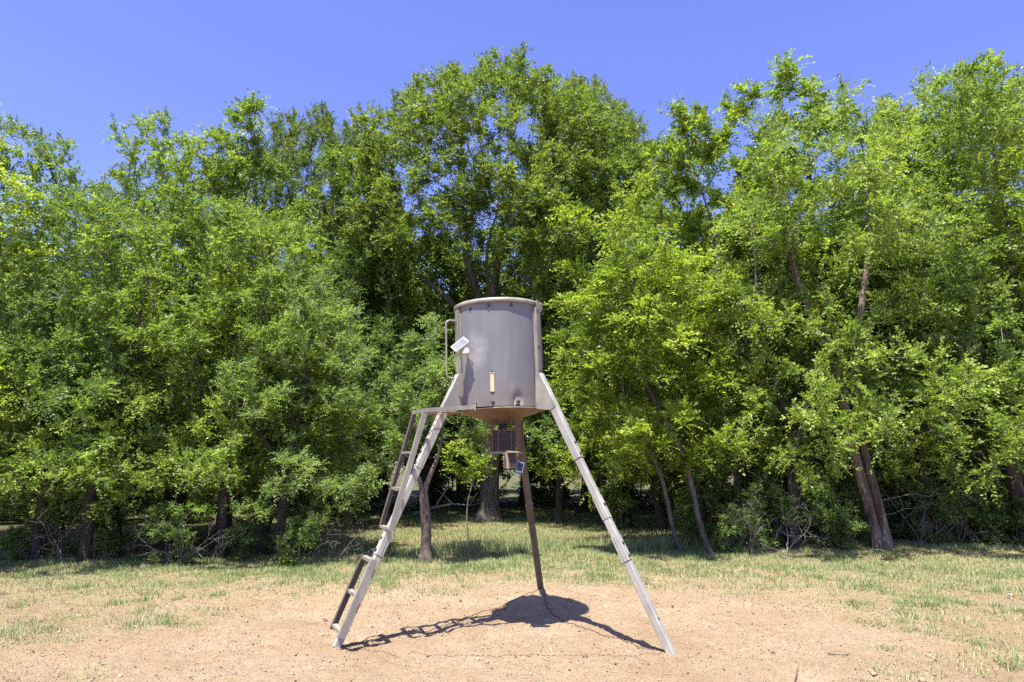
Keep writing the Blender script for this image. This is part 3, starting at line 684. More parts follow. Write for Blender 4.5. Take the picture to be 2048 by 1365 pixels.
for u, y, s, lb in ((938, 11.6, 1.25, 'thin sapling standing alone in the sunny clearing behind the feeder'),
                    (692, 11.0, 0.7, 'tiny sapling in the shaded grass left of the brown trunk')):
    place('sapling', 'sapling', wx(u, y), y, 1.0, (s, s, s), lb, 'sapling')

# ------------------------------------------------------------------ extra trunks seen deep under the canopy, dead branches
def stick(name, pts, r, label, cat, mat='dead', sub=(), group=None):
    rs = np.random.RandomState(int(abs(pts[0][0])*100) + 3); m = MB()
    n = len(pts); m.tube(pts, [r*(1 - 0.75*i/(n - 1)) for i in range(n)], 6)
    for (i, d, l) in sub:
        p = Vector(pts[i]); d = Vector(d).normalized()
        m.tube([p, p + d*l*0.5 + Vector((0, 0, 0.02)), p + d*l], [r*0.5, r*0.35, r*0.12], 5)
    return tag(m.build(name, M[mat]), label, cat, group)
def gp(u, v, dz=0.0):
    y = gy(v); x = wx(u, y); return (x, y, gz(x, y) + dz)
stick('fallen_branch', [gp(1548, 1113, .02), gp(1565, 1116, .03), gp(1590, 1122, .02), gp(1610, 1125, .03)], 0.014, 'bleached fallen branch lying on the grass right of the feeder', 'branch', sub=((1, (1, -.3, .05), 0.3),))
stick('fallen_branch', [gp(1005, 1064, .03), gp(1022, 1065, .05), gp(1040, 1060, .04), gp(1058, 1061, .03)], 0.016, 'curved dry branch lying in the clearing beside the rear leg', 'branch')
stick('fallen_branch', [gp(716, 1065, .03), gp(735, 1066, .04), gp(760, 1064, .03)], 0.014, 'short dry stick in the grass behind the ladder', 'branch')
stick('fallen_branch', [gp(862, 1098, .02), gp(868, 1090, .08), gp(880, 1089, .13), gp(893, 1092, .11)], 0.011, 'small dark crooked twig by the foot of the brown trunk', 'branch', 'bark_brown', sub=((1, (-.1, 0, 1), 0.12),))
stick('fallen_branch', [gp(828, 1040, .12), gp(870, 1042, .3), gp(905, 1040, .38), gp(940, 1036, .3), gp(972, 1034, .4)], 0.04, 'grey fallen limb propped against the flared trunk of the domed tree', 'branch', sub=((1, (.4, -.2, .6), 0.7), (2, (-.5, .2, .4), 0.6), (3, (.3, -.4, .5), 0.5)))
stick('fallen_branch', [gp(1655, 1309, .012), gp(1672, 1312, .016), gp(1690, 1310, .012), gp(1702, 1305, .01)], 0.006, 'thin brown stick on bare soil at lower right', 'stick', 'bark_brown')
stick('fallen_branch', [gp(1588, 1352, .012), gp(1593, 1345, .03), gp(1597, 1336, .02)], 0.005, 'short curled twig near the bottom edge right of the feeder', 'stick', 'bark_brown')

# leafless limbs poking out of the foliage edge: parts of one bare shrub each
def dead_spray(x, y, z, seed, size, label, lean=(0, -0.3, 0.1), ground_=False):
    rs = np.random.RandomState(seed); m = MB()
    def rec(p, d, l, r, dep):
        pts = [p]; n = 5
        for i in range(n):
            d = (d + Vector(rs.normal(0, 0.22, 3))).normalized(); pts.append(pts[-1] + d*l/n)
        m.tube(pts, [r*(1 - 0.5*i/n) for i in range(n + 1)], 4 if r < 0.01 else 6, caps=False)
        if dep == 0: return
        for i in range(1, n + 1):
            if rs.rand() < 0.75: rec(pts[i], (d + Vector(rs.normal(0, 0.75, 3))).normalized(), l*rs.uniform(0.4, 0.65), r*0.5, dep - 1)
    base = Vector((x, y, z))
    for k_ in range(4): rec(base, Vector((rs.normal(0, .7) + lean[0], rs.normal(0, .4) + lean[1], abs(rs.normal(0.9, .4)) + lean[2])).normalized(), size*rs.uniform(0.6, 1.0), 0.0065, 3)
    return tag(m.build('bare_bush', M['dead']), label, 'bush')
for (u, y, sz, sd_, lb) in ((350, 9.7, 0.9, 41, 'leafless grey bush among the trunks left of the slanting trunk'),
                       (670, 10.2, 0.7, 42, 'leafless pale twiggy bush at the clearing edge left of the ladder'),
                       (1500, 10.9, 0.9, 43, 'leafless twiggy bush left of the tangled trunk'),
                       (1575, 10.8, 1.1, 44, 'tangle of bare grey twigs around the trunk left of the twin trunks'),
                       (1840, 11.9, 1.0, 45, 'leafless pale bush right of the twin-trunked tree'),
                       (1920, 12.0, 0.9, 46, 'leafless twiggy bush by the second trunk from the right edge'),
                       (120, 9.9, 0.7, 47, 'leafless grey bush between the two leftmost trunks')):
    x = wx(u, y); dead_spray(x, y, gz(x, y) - 0.02, sd_, sz, lb)

# ------------------------------------------------------------------ grass, litter, clods (nobody could count them)
def blades(name, n, region, dens, hgt, wid, tintf, lean=0.9, seed=1, mat='grass'):
    rs = np.random.RandomState(seed); xs = []; ys = []; got = 0
    (x0, x1, y0, y1) = region
    while got < n:
        x = rs.uniform(x0, x1, n); y = rs.uniform(y0, y1, n); keep = (rs.rand(n) < dens(x, y)) & (np.abs(x) < y*0.92 + 1.0)
        xs.append(x[keep]); ys.append(y[keep]); got += keep.sum()
    x = np.concatenate(xs)[:n]; y = np.concatenate(ys)[:n]
    h = hgt(x, y)*rs.uniform(0.5, 1.3, n); a = rs.uniform(0, 2*math.pi, n); ln = rs.uniform(0.15, lean, n)*h
    z = gza(x, y) - 0.004
    wd = wid*rs.uniform(0.6, 1.3, n); b = a + math.pi/2 + rs.normal(0, 0.4, n)
    B = np.stack([x, y, z], 1); S = np.stack([np.cos(b), np.sin(b), 0*b], 1)*wd[:, None]/2
    T = B + np.stack([np.cos(a)*ln, np.sin(a)*ln, np.sqrt(np.maximum(h*h - ln*ln*0.6, 1e-6))*0.9], 1)
    V = np.stack([B - S, B + S, T], 1).reshape(-1, 3)
    t = np.clip(tintf(x, y) + rs.normal(0, 0.16, n), 0, 1)
    me = np_mesh(name, V, np.arange(3*n).reshape(-1, 3), 3, np.repeat(t, 3))
    return tag(link(name, me, None, M[mat]), kind='stuff')
def d_strip(x, y): return smooth(-1.1, 0.2, y - (8.7 + 0.02*x*x*0 + (fbm(x*0.9, y*0.9, 61) - 0.5)*1.4))*smooth(1.6, 0.0, y - edge_y(x) - 0.2)
def tuft(x, y, sc_=2.6, th=0.52, seed=71): return smooth(th, th + 0.12, fbm(x*sc_, y*sc_, seed, 3))
def d_patch(x, y): return (smooth(-0.05, 0.45, sand_d(x, y)) + 0.008)*(0.16 + 0.84*tuft(x, y, 2.2, 0.47))
tag(blades('short_grass', 165000, (-11, 12.5, 7.2, 13.8), lambda x, y: d_strip(x, y)*(0.35 + 0.65*tuft(x, y, 1.9, 0.42, 75)), lambda x, y: 0.045 + 0.035*tuft(x, y), 0.009,
           lambda x, y: 0.44 - 0.16*tuft(x, y, 1.3, 0.48, 79) + 0*x, seed=21), 'short mixed green and straw grass along the edge of the wood', 'grass')
tag(blades('sparse_grass', 170000, (-9.0, 9.5, 3.9, 9.8), d_patch, lambda x, y: 0.022 + 0.060*tuft(x, y, 3.5, 0.52, 73)*smooth(-0.1, 0.4, sand_d(x, y)), 0.008,
           lambda x, y: 0.60 - 0.34*tuft(x, y, 3.1, 0.50, 73), seed=22, lean=0.97), 'sparse patchy grass growing in the bare sandy soil', 'grass')
tag(blades('sunny_grass', 95000, (-10, 11, 9.8, 22), lambda x, y: (0.9*np.exp(-((x - 0.4)/3.6)**4) + 0.45*tuft(x, y, 0.8, 0.46, 91))*smooth(23, 17, y)*(0.5 + 0.5*tuft(x, y, 1.2, 0.45, 92)),
           lambda x, y: 0.06 + 0.035*tuft(x, y, 1.0, 0.5, 93), 0.011, lambda x, y: 0.40 + 0*x, seed=23), 'taller green grass in the opening between the trees', 'grass')
tag(blades('weeds', 9000, (-9, 10, 9.3, 13.6), lambda x, y: smooth(0.9, 0.1, np.abs(y - edge_y(x) - 0.15))*tuft(x, y, 0.9, 0.48, 96), lambda x, y: 0.22 + 0*x, 0.010,
           lambda x, y: 0.45 + 0*x, seed=24, lean=0.6), 'tall thin weeds and dry stalks at the edge of the wood', 'weeds')
def flakes(name, n, region, dens, size, mat, seed, label, cat, flat=0.25, zoff=0.004):
    rs = np.random.RandomState(seed); (x0, x1, y0, y1) = region
    x = rs.uniform(x0, x1, n*6); y = rs.uniform(y0, y1, n*6); kp = (rs.rand(n*6) < dens(x, y)) & (np.abs(x) < y*0.8 + 0.6); x = x[kp][:n]; y = y[kp][:n]; n = len(x)
    c = np.stack([x, y, gza(x, y) + zoff], 1); d = unit(np.stack([rs.normal(0, 1, n), rs.normal(0, 1, n), rs.normal(0, flat, n)], 1))
    up = unit(np.stack([rs.normal(0, flat, n), rs.normal(0, flat, n), np.ones(n)], 1)); s_ = unit(np.cross(up, d)); L_ = size*rs.uniform(0.5, 1.4, (n, 1))
    V = np.stack([c - d*L_*0.5, c + s_*L_*0.3 + up*0.004, c + d*L_*0.5, c - s_*L_*0.3 + up*0.004], 1).reshape(-1, 3)
    me = np_mesh(name, V, np.arange(4*n).reshape(-1, 4), 4); return tag(link(name, me, None, M[mat]), label, cat, kind='stuff')
flakes('leaf_litter', 26000, (-10, 11, 9.4, 20), lambda x, y: smooth(-0.3, 0.5, y - edge_y(x))*(0.25 + 0.75*tuft(x, y, 0.9, 0.5, 98)), 0.05, 'litter', 31, 'dry brown leaf litter under the trees', 'leaf litter')
def clods(name, n, region, dens, size, mat, seed, label):
    rs = np.random.RandomState(seed); (x0, x1, y0, y1) = region
    x = rs.uniform(x0, x1, n*5); y = rs.uniform(y0, y1, n*5); kp = rs.rand(n*5) < dens(x, y); x = x[kp][:n]; y = y[kp][:n]; n = len(x)
    oc = np.array([(1, 0, 0), (0, 1, 0), (-1, 0, 0), (0, -1, 0), (0, 0, 0.8), (0, 0, -0.5)], float)
    s_ = size*np.exp(rs.normal(0, 0.45, (n, 1, 1))); V = oc[None]*s_*rs.uniform(0.6, 1.3, (n, 6, 1))
    a = rs.uniform(0, 6.28, n); ca, sa = np.cos(a)[:, None], np.sin(a)[:, None]
    V = np.stack([V[..., 0]*ca - V[..., 1]*sa, V[..., 0]*sa + V[..., 1]*ca, V[..., 2]], 2) + np.stack([x, y, gza(x, y) + 0.001], 1)[:, None]
    f = np.array([(0, 1, 4), (1, 2, 4), (2, 3, 4), (3, 0, 4), (1, 0, 5), (2, 1, 5), (3, 2, 5), (0, 3, 5)])
    F_ = (f[None] + (np.arange(n)*6)[:, None, None]).reshape(-1, 3)
    me = np_mesh(name, V.reshape(-1, 3), F_, 3); return tag(link(name, me, None, M[mat]), label, 'soil', kind='stuff')
M['clod'] = plain('sandy_clod', (0.33, 0.215, 0.125), (0.41, 0.29, 0.18), 0.95, scale=20, bs=0)
M['darkclod'] = plain('dark_dropping', (0.05, 0.032, 0.022), (0.11, 0.07, 0.045), 0.9, scale=20, bs=0)
clods('soil_clods', 7500, (-5.5, 6, 4.0, 10), lambda x, y: 0.3 + 0.7*tuft(x, y, 2.0, 0.45, 99), 0.0068, 'clod', 33, 'small crumbs of dry sandy soil on the ground')
clods('dark_crumbs', 12000, (-5.5, 6, 4.0, 9.5), lambda x, y: 0.4 + 0.6*tuft(x, y, 1.5, 0.45, 101), 0.0044, 'darkclod', 34, 'scattered dark droppings and debris on the sandy soil')

# ------------------------------------------------------------------ the feeder
CX, CY = -0.10, 6.10
RT, ZB, ZT = 0.385, 1.85, 2.765
feeder = empty('game_feeder', (CX, CY, 0), 'large grey barrel feeder on three tall legs with a ladder, standing on bare sandy ground', 'feeder')
def tilt(p):
    k_ = 0.028
    return (p[0] - k_*(p[2] - ZB), p[1] - 0.006*(p[2] - ZB), p[2] + k_*p[0])
feet = {'L': Vector((-1.332 - CX, 5.49 - CY, 0)), 'R': Vector((1.168 - CX, 5.29 - CY, 0)), 'B': Vector((0.309 - CX, 7.63 - CY, 0))}
rad = {k_: Vector((v.x, v.y, 0)).normalized() for k_, v in feet.items()}
tan = {k_: Vector((-v.y, v.x, 0)) for k_, v in rad.items()}      # horizontal, square to the leg

# tank shell with real dents
def shell():
    m = MB(); k = 180; nz = 44; V = []
    for i in range(nz + 1):
        z = ZB + (ZT - 0.01 - ZB)*i/nz
        for j in range(k):
            t = 2*math.pi*j/k; tt = (t + math.pi) % (2*math.pi) - math.pi
            r = RT + 0.0022*math.sin(3*tt + z*4) + 0.0016*math.sin(7*tt - z*9)
            r += 0.004*math.exp(-((z - ZB)/0.03)**2)*math.sin(9*tt + 1)            # wavy bottom edge
            g1 = math.exp(-(((tt - 0.43)/0.10)**2 + ((z - 1.90)/0.05)**2)); g2 = math.exp(-(((tt - 0.30)/0.07)**2 + ((z - 1.97)/0.06)**2))
            g3 = math.exp(-(((tt + 0.05)/0.2)**2 + ((z - 2.62)/0.10)**2))
            r += -0.024*g1 + 0.007*g2 - 0.004*g3
            V.append((r*math.sin(t), -r*math.cos(t), z))
    F = [(i*k + j, i*k + (j + 1) % k, (i + 1)*k + (j + 1) % k, (i + 1)*k + j) for i in range(nz) for j in range(k)]
    m.add(V, F, True)
    m.lathe([(RT, ZB), (RT - 0.006, ZB - 0.001), (RT - 0.006, ZB + 0.08)], 90)
    return m
tank = shell().build('tank', M['tank'], feeder, tilt)
def surf(a, z, dr=0.0): 
    a = R(a); return Vector(((RT + dr)*math.sin(a), -(RT + dr)*math.cos(a), z))
def outn(a): a = R(a); return Vector((math.sin(a), -math.cos(a), 0))
# curved seam strips where the sheet overlaps
for a in (-61, 52, 165):
    m = MB(); m.lathe([(RT + 0.001, ZB + 0.002), (RT + 0.004, ZB + 0.003), (RT + 0.004, ZT - 0.03), (RT + 0.001, ZT - 0.03)], 6, a0=R(a), a1=R(a + 3))
    m.build('seam_strip', M['tank'], tank, tilt)
    aa = a if a < 0 else a + 3
    MB().beam(surf(aa, ZB + 0.004, 0.002), surf(aa, ZT - 0.03, 0.002), 0.004, 0.005, outn(aa), 0.001).build('seam', M['bolt'], tank, tilt)
bolt_angs = [(-38, ZT - 0.060), (-12, ZT - 0.05), (18, ZT - 0.05), (120, ZT - 0.05), (-120, ZT - 0.05), (-8.5, ZB + 0.030), (24, ZB + 0.033), (-34, ZB + 0.028), (70, ZB + 0.028)]
for a, z in bolt_angs:
    MB().bolt(surf(a, z, 0.001), outn(a), 0.0115, 0.012).build('bolt', M['bolt'], tank, tilt)
MB().beam(surf(19.5, ZB + 0.036, 0.004), surf(24.5, ZB + 0.036, 0.004), 0.012, 0.006, outn(22)).build('bracket_stub', M['bolt'], tank, tilt)
# lid: rolled rim and shallow dome
m = MB(); m.lathe([(RT - 0.004, ZT - 0.022), (RT + 0.016, ZT - 0.024), (RT + 0.020, ZT - 0.020), (RT + 0.022, ZT - 0.006), (RT + 0.018, ZT + 0.010), (RT + 0.006, ZT + 0.016), (RT - 0.03, ZT + 0.020), (0.2, ZT + 0.055), (0.0, ZT + 0.075)], 120)
lid = m.build('lid', M['frame'], feeder, tilt)
# funnel with its flange
m = MB(); m.lathe([(RT - 0.004, ZB - 0.012), (RT + 0.010, ZB - 0.013), (RT + 0.011, ZB - 0.017), (RT + 0.008, ZB - 0.020), (0.30, ZB - 0.048), (0.18, ZB - 0.085), (0.09, ZB - 0.118), (0.078, ZB - 0.128), (0.0, ZB - 0.128)], 96)
fun = m.build('funnel', M['funnel'], feeder, tilt)
m = MB(); m.tube([surf(a, ZB - 0.013, 0.013) for a in range(-8, 50, 3)], 0.0045, 6); m.build('flange_edge', M['frame'], fun, tilt)

# leg uprights, gussets, legs
ZG = 2.13
for k_, f in feet.items():
    d = rad[k_]; t = tan[k_]; mt = M['shaded_steel'] if k_ == 'B' else M['leg']  # rear leg gets the steel with shade painted into its colour
    top = d*(RT + 0.012) + Vector((0, 0, ZG)); foot = f + Vector((0, 0, -0.02 + gz(CX + f.x, CY + f.y)))
    ax = (foot - top).normalized(); outd = (d - ax*d.dot(ax)).normalized()
    leg = MB(); LW = 0.058
    leg.beam(top, foot, LW, LW, t, 0.006)
    lo = leg.build('leg', mt, feeder)
    # telescoping sleeves: the outer tube of the upper section and two more collars
    def at(s): return top + (foot - top)*s
    for (s0, s1, ww) in {'R': ((0.0, 0.335, 0.068), (0.475, 0.555, 0.064), (0.615, 0.70, 0.067)), 'L': ((0.0, 0.30, 0.068), (0.30, 0.37, 0.064), (0.60, 0.69, 0.067)), 'B': ((0.0, 0.36, 0.066), (0.56, 0.64, 0.066))}[k_]:
        sl_ = MB().beam(at(s0), at(s1), ww, ww, t, 0.006).build('sleeve', mt, lo)
        if s0 > 0:
            # open slot on the sleeve's side, with a dark lip at its lower end
            for sgn in (1, -1):
                MB().beam(at(s0 + 0.004) + t*sgn*ww/2 - outd*0.012, at(s1 - 0.004) + t*sgn*ww/2 - outd*0.012, 0.002, 0.0035, t, 0.0004).build('slot', M['bolt'], sl_)
        MB().beam(at(s1), at(s1 + 0.0016), ww*0.93, ww*0.93, t, 0.006).build('sleeve_lip', M['bolt'], sl_)
        for sb in ((s1 - 0.012, s1 - 0.055) if s0 != 0.475 else (s1 - 0.045,)):
            MB().bolt(at(sb) + outd*ww/2, outd, 0.010, 0.010).build('bolt', M['bolt'], sl_)
    MB().bolt(at(0.89) + outd*LW/2, outd, 0.007, 0.006).build('bolt', M['bolt'], lo)
    # gusset plates on both sides and the sloping cap between
    inner = d*(RT - 0.002)
    zl = ZB + 0.0; rl = RT + 0.012 + (feet[k_].length - RT)*(ZG - zl)/ZG
    for sgn in (1, -1):
        pl = [inner + Vector((0, 0, ZG + 0.02)), d*(RT + 0.036) + Vector((0, 0, ZG + 0.005)), d*(rl + 0.034) + Vector((0, 0, zl + 0.005)), d*(rl - 0.02) + Vector((0, 0, zl - 0.03)), inner + Vector((0, 0, zl - 0.012))]
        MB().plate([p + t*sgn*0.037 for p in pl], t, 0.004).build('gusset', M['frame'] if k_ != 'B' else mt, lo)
    # upright angle iron on the tank wall above the leg
    u = MB(); z0, z1 = ZG + 0.0, ZT - 0.045
    u.beam(d*(RT + 0.012) + Vector((0, 0, z0)), d*(RT + 0.012) + Vector((0, 0, z1)), 0.058, 0.038, t, 0.003)
    uo = u.build('upright', M['frame'], feeder, tilt)
    for zz in (2.36, ZG + 0.03):
        MB().bolt(d*(RT + 0.031) + Vector((0, 0, zz)), d, 0.009, 0.010).build('bolt', M['bolt'], uo, tilt)
# lid latch on the right upright
d = rad['R']; t = tan['R']
m = MB(); m.plate([d*(RT + 0.045) + t*x + Vector((0, 0, z)) for x, z in ((-0.036, ZT + 0.014), (-0.012, ZT + 0.014), (-0.012, ZT - 0.022), (0.016, ZT - 0.022), (0.016, ZT + 0.006), (0.034, ZT + 0.006), (0.036, ZT - 0.082), (-0.028, ZT - 0.088), (-0.037, ZT - 0.07))], d, 0.006)
m.beam(d*(RT + 0.03) + t*0.03 + Vector((0, 0, ZT - 0.04)), d*(RT + 0.03) + t*0.03 + Vector((0, 0, ZT - 0.082)), 0.006, 0.034, t)
latch = m.build('lid_latch', M['frame'], feeder, tilt)
MB().tube([d*(RT + 0.05) + t*-0.030 + Vector((0, 0, z)) for z in (ZT - 0.06, ZT - 0.10, ZT - 0.11)], [0.008, 0.007, 0.003], 8).build('latch_pin', M['wire'], latch, tilt)

# grab handle on the left upright
d = rad['L']; t = tan['L']
for dt, mtn, zt_, zb_, ro in ((0.0, 'frame', 2.625, 2.115, 0.095), ):
    b0 = d*(RT + 0.03) + t*dt
    pts = [b0 + Vector((0, 0, zt_))]
    for a in range(0, 91, 15): pts.append(b0 + d*(ro - 0.035 + 0.035*math.sin(R(a))) + Vector((0, 0, zt_ - 0.035 + 0.035*math.cos(R(a)))))
    for a in range(0, 91, 15): pts.append(b0 + d*(ro - 0.04 + 0.04*math.cos(R(a))) + Vector((0, 0, zb_ + 0.04 - 0.04*math.sin(R(a)))))
    pts.append(b0 + Vector((0, 0, zb_)))
    ho = MB().tube(pts, 0.0085, 10).build('grab_handle', M[mtn], feeder, tilt)
    MB().tube([b0 + d*0.04 + Vector((0, 0, zt_ - 0.005)), b0 + d*0.045 - t*0.03 + Vector((0, 0, zt_ - 0.05)), b0 - t*0.05 + Vector((0, 0, zt_ - 0.09))], 0.005, 6).build('handle_brace', M['bolt'], ho, tilt)
# sight gauge
m = MB(); a = -9
for (a0_, a1_, z0_, z1_) in ((-11.9, -11.3, 1.975, 2.125), (-6.7, -6.1, 1.975, 2.125)):
    m.beam(surf((a0_ + a1_)/2, z0_, 0.004), surf((a0_ + a1_)/2, z1_, 0.004), 0.005, 0.010, outn(a))
m.beam(surf(-11.9, 2.127, 0.004), surf(-6.1, 2.127, 0.004), 0.009, 0.010, outn(a)); m.beam(surf(-11.9, 1.973, 0.004), surf(-6.1, 1.973, 0.004), 0.009, 0.010, outn(a))
gg = m.build('gauge', M['frame'], feeder, tilt)
MB().beam(surf(-9, 1.978, 0.003), surf(-9, 2.122, 0.003), 0.006, 0.030, outn(a), 0.001).build('gauge_window', M['gauge'], gg, tilt)
for z in (2.142, 1.958): MB().bolt(surf(-9, z, 0.001), outn(-9), 0.006, 0.007).build('bolt', M['bolt'], gg, tilt)

# solar lamp clamped to the left upright
c = Vector((wx(921, 5.80, 2.37) - CX, 5.80 - CY, 2.375))
la = Vector((0.74, 0.12, 0.62)).normalized(); lb_ = Vector((0.50, -0.52, -0.55)); lb_ = (lb_ - la*lb_.dot(la)).normalized(); ln_ = la.cross(lb_)
if ln_.z < 0: ln_ = -ln_
c = c + Vector((0, -0.06, 0))
fr = MB().beam(c - la*0.072, c + la*0.072, 0.092, 0.014, lb_, 0.004).build('solar_lamp', M['white'], feeder)
MB().beam(c - la*0.060 + ln_*0.0065, c + la*0.060 + ln_*0.0065, 0.074, 0.004, lb_, 0.001).build('solar_panel', M['cell'], fr)
m = MB(); hb = c + Vector((0.052, 0.0, -0.060))
m.lathe([(0.0, 0.03), (0.022, 0.028), (0.030, 0.0), (0.040, -0.02), (0.036, -0.026), (0.0, -0.024)], 20)
m.v = [tuple(hb + Vector((p[0] + 0.4*p[2]*0, p[1]*0.8, p[2]*1.0))) for p in m.v]
m.build('lamp_head', M['white'], fr)
MB().tube([c - ln_*0.008, c + Vector((0.0, 0.05, -0.06)), c + Vector((-0.005, 0.075, -0.12))], 0.009, 8).build('lamp_bracket', M['white'], fr)
q = c + Vector((-0.03, 0.03, -0.10))
MB().tube([q + Vector((0.14*s_, -0.02 - 0.03*math.sin(s_*3), 0.03*math.sin(s_*math.pi) - 0.10*max(0, s_ - 0.55)**1.0*2 - (0.0 if s_ < 0.95 else 0.01))) for s_ in np.linspace(0, 1, 14)], 0.0045, 6).build('lamp_cable', M['frame'], fr)
MB().tube([c - la*0.05 - ln_*0.004, c - la*0.06 + Vector((-0.012, 0.01, -0.03)), c - la*0.05 + Vector((-0.015, 0.03, -0.07))], 0.005, 6).build('lamp_clip', M['white'], fr)

# platform and ladder straddling the left leg
d = rad['L']; t = tan['L']
if t.y > 0: t = -t                      # t points to the camera side
HW = 0.15
def lp(s_, off, z): return d*s_ + t*off + Vector((0, 0, z))
zp0, zp1 = 1.825, 1.790
sB = 0.77
MB().angle(lp(0.335, 0.215, zp0 + 0.003), lp(sB, HW, zp1), (0, 0, 1), -t, 0.034, 0.03, 0.005).build('platform_bar', M['frame'], feeder)
MB().angle(lp(0.33, -HW, zp0), lp(sB, -HW, zp1), (0, 0, 1), t, 0.034, 0.03, 0.005).build('platform_bar', M['frame'], feeder)
MB().angle(lp(sB + 0.004, HW + 0.002, zp1), lp(sB + 0.004, -HW - 0.002, zp1), (0, 0, 1), -d, 0.034, 0.03, 0.005).build('platform_bar', M['frame'], feeder)
MB().beam(lp(0.575, HW - 0.01, 1.782), lp(0.575, -HW + 0.01, 1.782), 0.03, 0.006, d).build('platform_bar', M['frame'], feeder)
MB().beam(surf(-32.5, 1.815, 0.016), surf(-32.5, 1.885, 0.012), 0.026, 0.006, outn(-32.5).cross(Vector((0, 0, 1))), 0.001).build('platform_tab', M['frame'], feeder)
MB().beam(surf(-34.5, 1.882, 0.010), surf(-31, 1.882, 0.010), 0.007, 0.02, (0, 0, 1), 0.001).build('platform_tab', M['frame'], feeder)
# small platform of expanded metal behind the bars
gm = MB()
for i in range(9): gm.beam(lp(0.42 + 0.035*i, HW - 0.012, 1.800), lp(0.42 + 0.035*i, -HW + 0.012, 1.800), 0.004, 0.004, d, 0.0005)
for i in range(5): gm.beam(lp(0.40, -0.12 + 0.06*i, 1.796), lp(0.72, -0.12 + 0.06*i, 1.796), 0.004, 0.004, t, 0.0005)
gm.build('step_grate', M['rusty'], feeder)
up0, up1 = (0.775, 1.795), (1.035, 0.865)
def rail_pt(a, b, f, off): return lp(a[0] + (b[0] - a[0])*f, off, a[1] + (b[1] - a[1])*f)
for sg in (1, -1):
    MB().angle(rail_pt(up0, up1, 0, sg*HW), rail_pt(up0, up1, 1.0, sg*HW), -d, -t*sg, 0.040, 0.030, 0.005).build('ladder_rail', M['frame' if sg > 0 else 'shaded_steel'], feeder)  # rear rail: shade put in by the darker steel colour
for zr in (1.475, 1.185, 0.88):
    f = (up0[1] - zr)/(up0[1] - up1[1])
    MB().angle(rail_pt(up0, up1, f, HW - 0.006), rail_pt(up0, up1, f, -HW + 0.006), (0, 0, -1), -d, 0.020, 0.034, 0.005).build('ladder_rung', M['frame'], feeder)
lo0, lo1 = (1.165, 0.655), (1.40, 0.115)
for sg in (1, -1):
    MB().angle(rail_pt(lo0, lo1, 0, sg*HW), rail_pt(lo0, lo1, 1.0, sg*HW), -d, -t*sg, 0.050, 0.030, 0.005).build('ladder_rail', M['frame' if sg > 0 else 'shaded_steel'], feeder)  # shade of the rear rail painted by the darker steel again
for zr in (0.648, 0.40, 0.15):
    f = (lo0[1] - zr)/(lo0[1] - lo1[1])
    MB().angle(rail_pt(lo0, lo1, f, HW - 0.006), rail_pt(lo0, lo1, f, -HW + 0.006), (0, 0, -1), -d, 0.024, 0.040, 0.005).build('ladder_rung', M['frame'], feeder)

# spinner unit below the funnel in its wire guard
zn = ZB - 0.128; cx0 = 0.03
MB().lathe([(0.045, zn + 0.002), (0.045, zn - 0.012), (0.030, zn - 0.015), (0.030, zn - 0.045), (0.012, zn - 0.048), (0.012, zn - 0.075), (0.0, zn - 0.075)], 24, (cx0 - 0.02, 0)).build('spinner_neck', M['black'], feeder)
hx0, hx1 = -0.065, 0.13; zt2, zb2 = zn - 0.062, zn - 0.235
mh = MB(); mh.beam((0.5*(hx0 + hx1), 0, zt2 - 0.008), (0.5*(hx0 + hx1), 0, zb2), hx1 - hx0, 0.17, (1, 0, 0), 0.012)
hs = mh.build('motor_housing', M['black'], feeder)
MB().beam((0.5*(hx0 + hx1), 0, zt2 + 0.003), (0.5*(hx0 + hx1), 0, zt2 - 0.008), hx1 - hx0 + 0.015, 0.185, (1, 0, 0), 0.003).build('spinner_plate', M['rusty'], hs)
cr = 0.163; cc = (0.028, 0); m = MB()
ztop, zbot = zn - 0.005, zn - 0.245
for i in range(13):
    z = ztop - (ztop - zbot)*i/12
    m.tube([(cc[0] + cr*math.cos(a_), cc[1] + cr*math.sin(a_), z) for a_ in np.linspace(0, 2*math.pi, 40, endpoint=False)], 0.0021, 4, closed=True)
cg = m.build('wire_guard', M['wire'], feeder)
for i in range(9):
    a_ = 2*math.pi*i/9 + 0.25
    p = Vector((cc[0] + (cr + 0.003)*math.cos(a_), cc[1] + (cr + 0.003)*math.sin(a_), 0))
    MB().tube([p + Vector((0, 0, ztop + 0.03)), p + Vector((0, 0, zbot))], 0.0026, 5).build('guard_wire', M['wire' if math.sin(a_) < -0.6 else 'rusty'], cg)
MB().lathe([(cr - 0.004, zbot - 0.004), (cr + 0.006, zbot - 0.004), (cr + 0.006, zbot - 0.016), (cr - 0.004, zbot - 0.016), (cr - 0.004, zbot - 0.004)], 48, cc, False).build('guard_ring', M['frame'], cg)
for a_ in (0.05, 2.2, 4.1):
    p = Vector((cc[0] + (cr + 0.005)*math.cos(a_), (cr + 0.005)*math.sin(a_), 0))
    MB().tube([p + Vector((0, 0, ZB - 0.085)), p + Vector((0, 0, zbot))], 0.006, 6).build('guard_hanger', M['rusty'], cg)
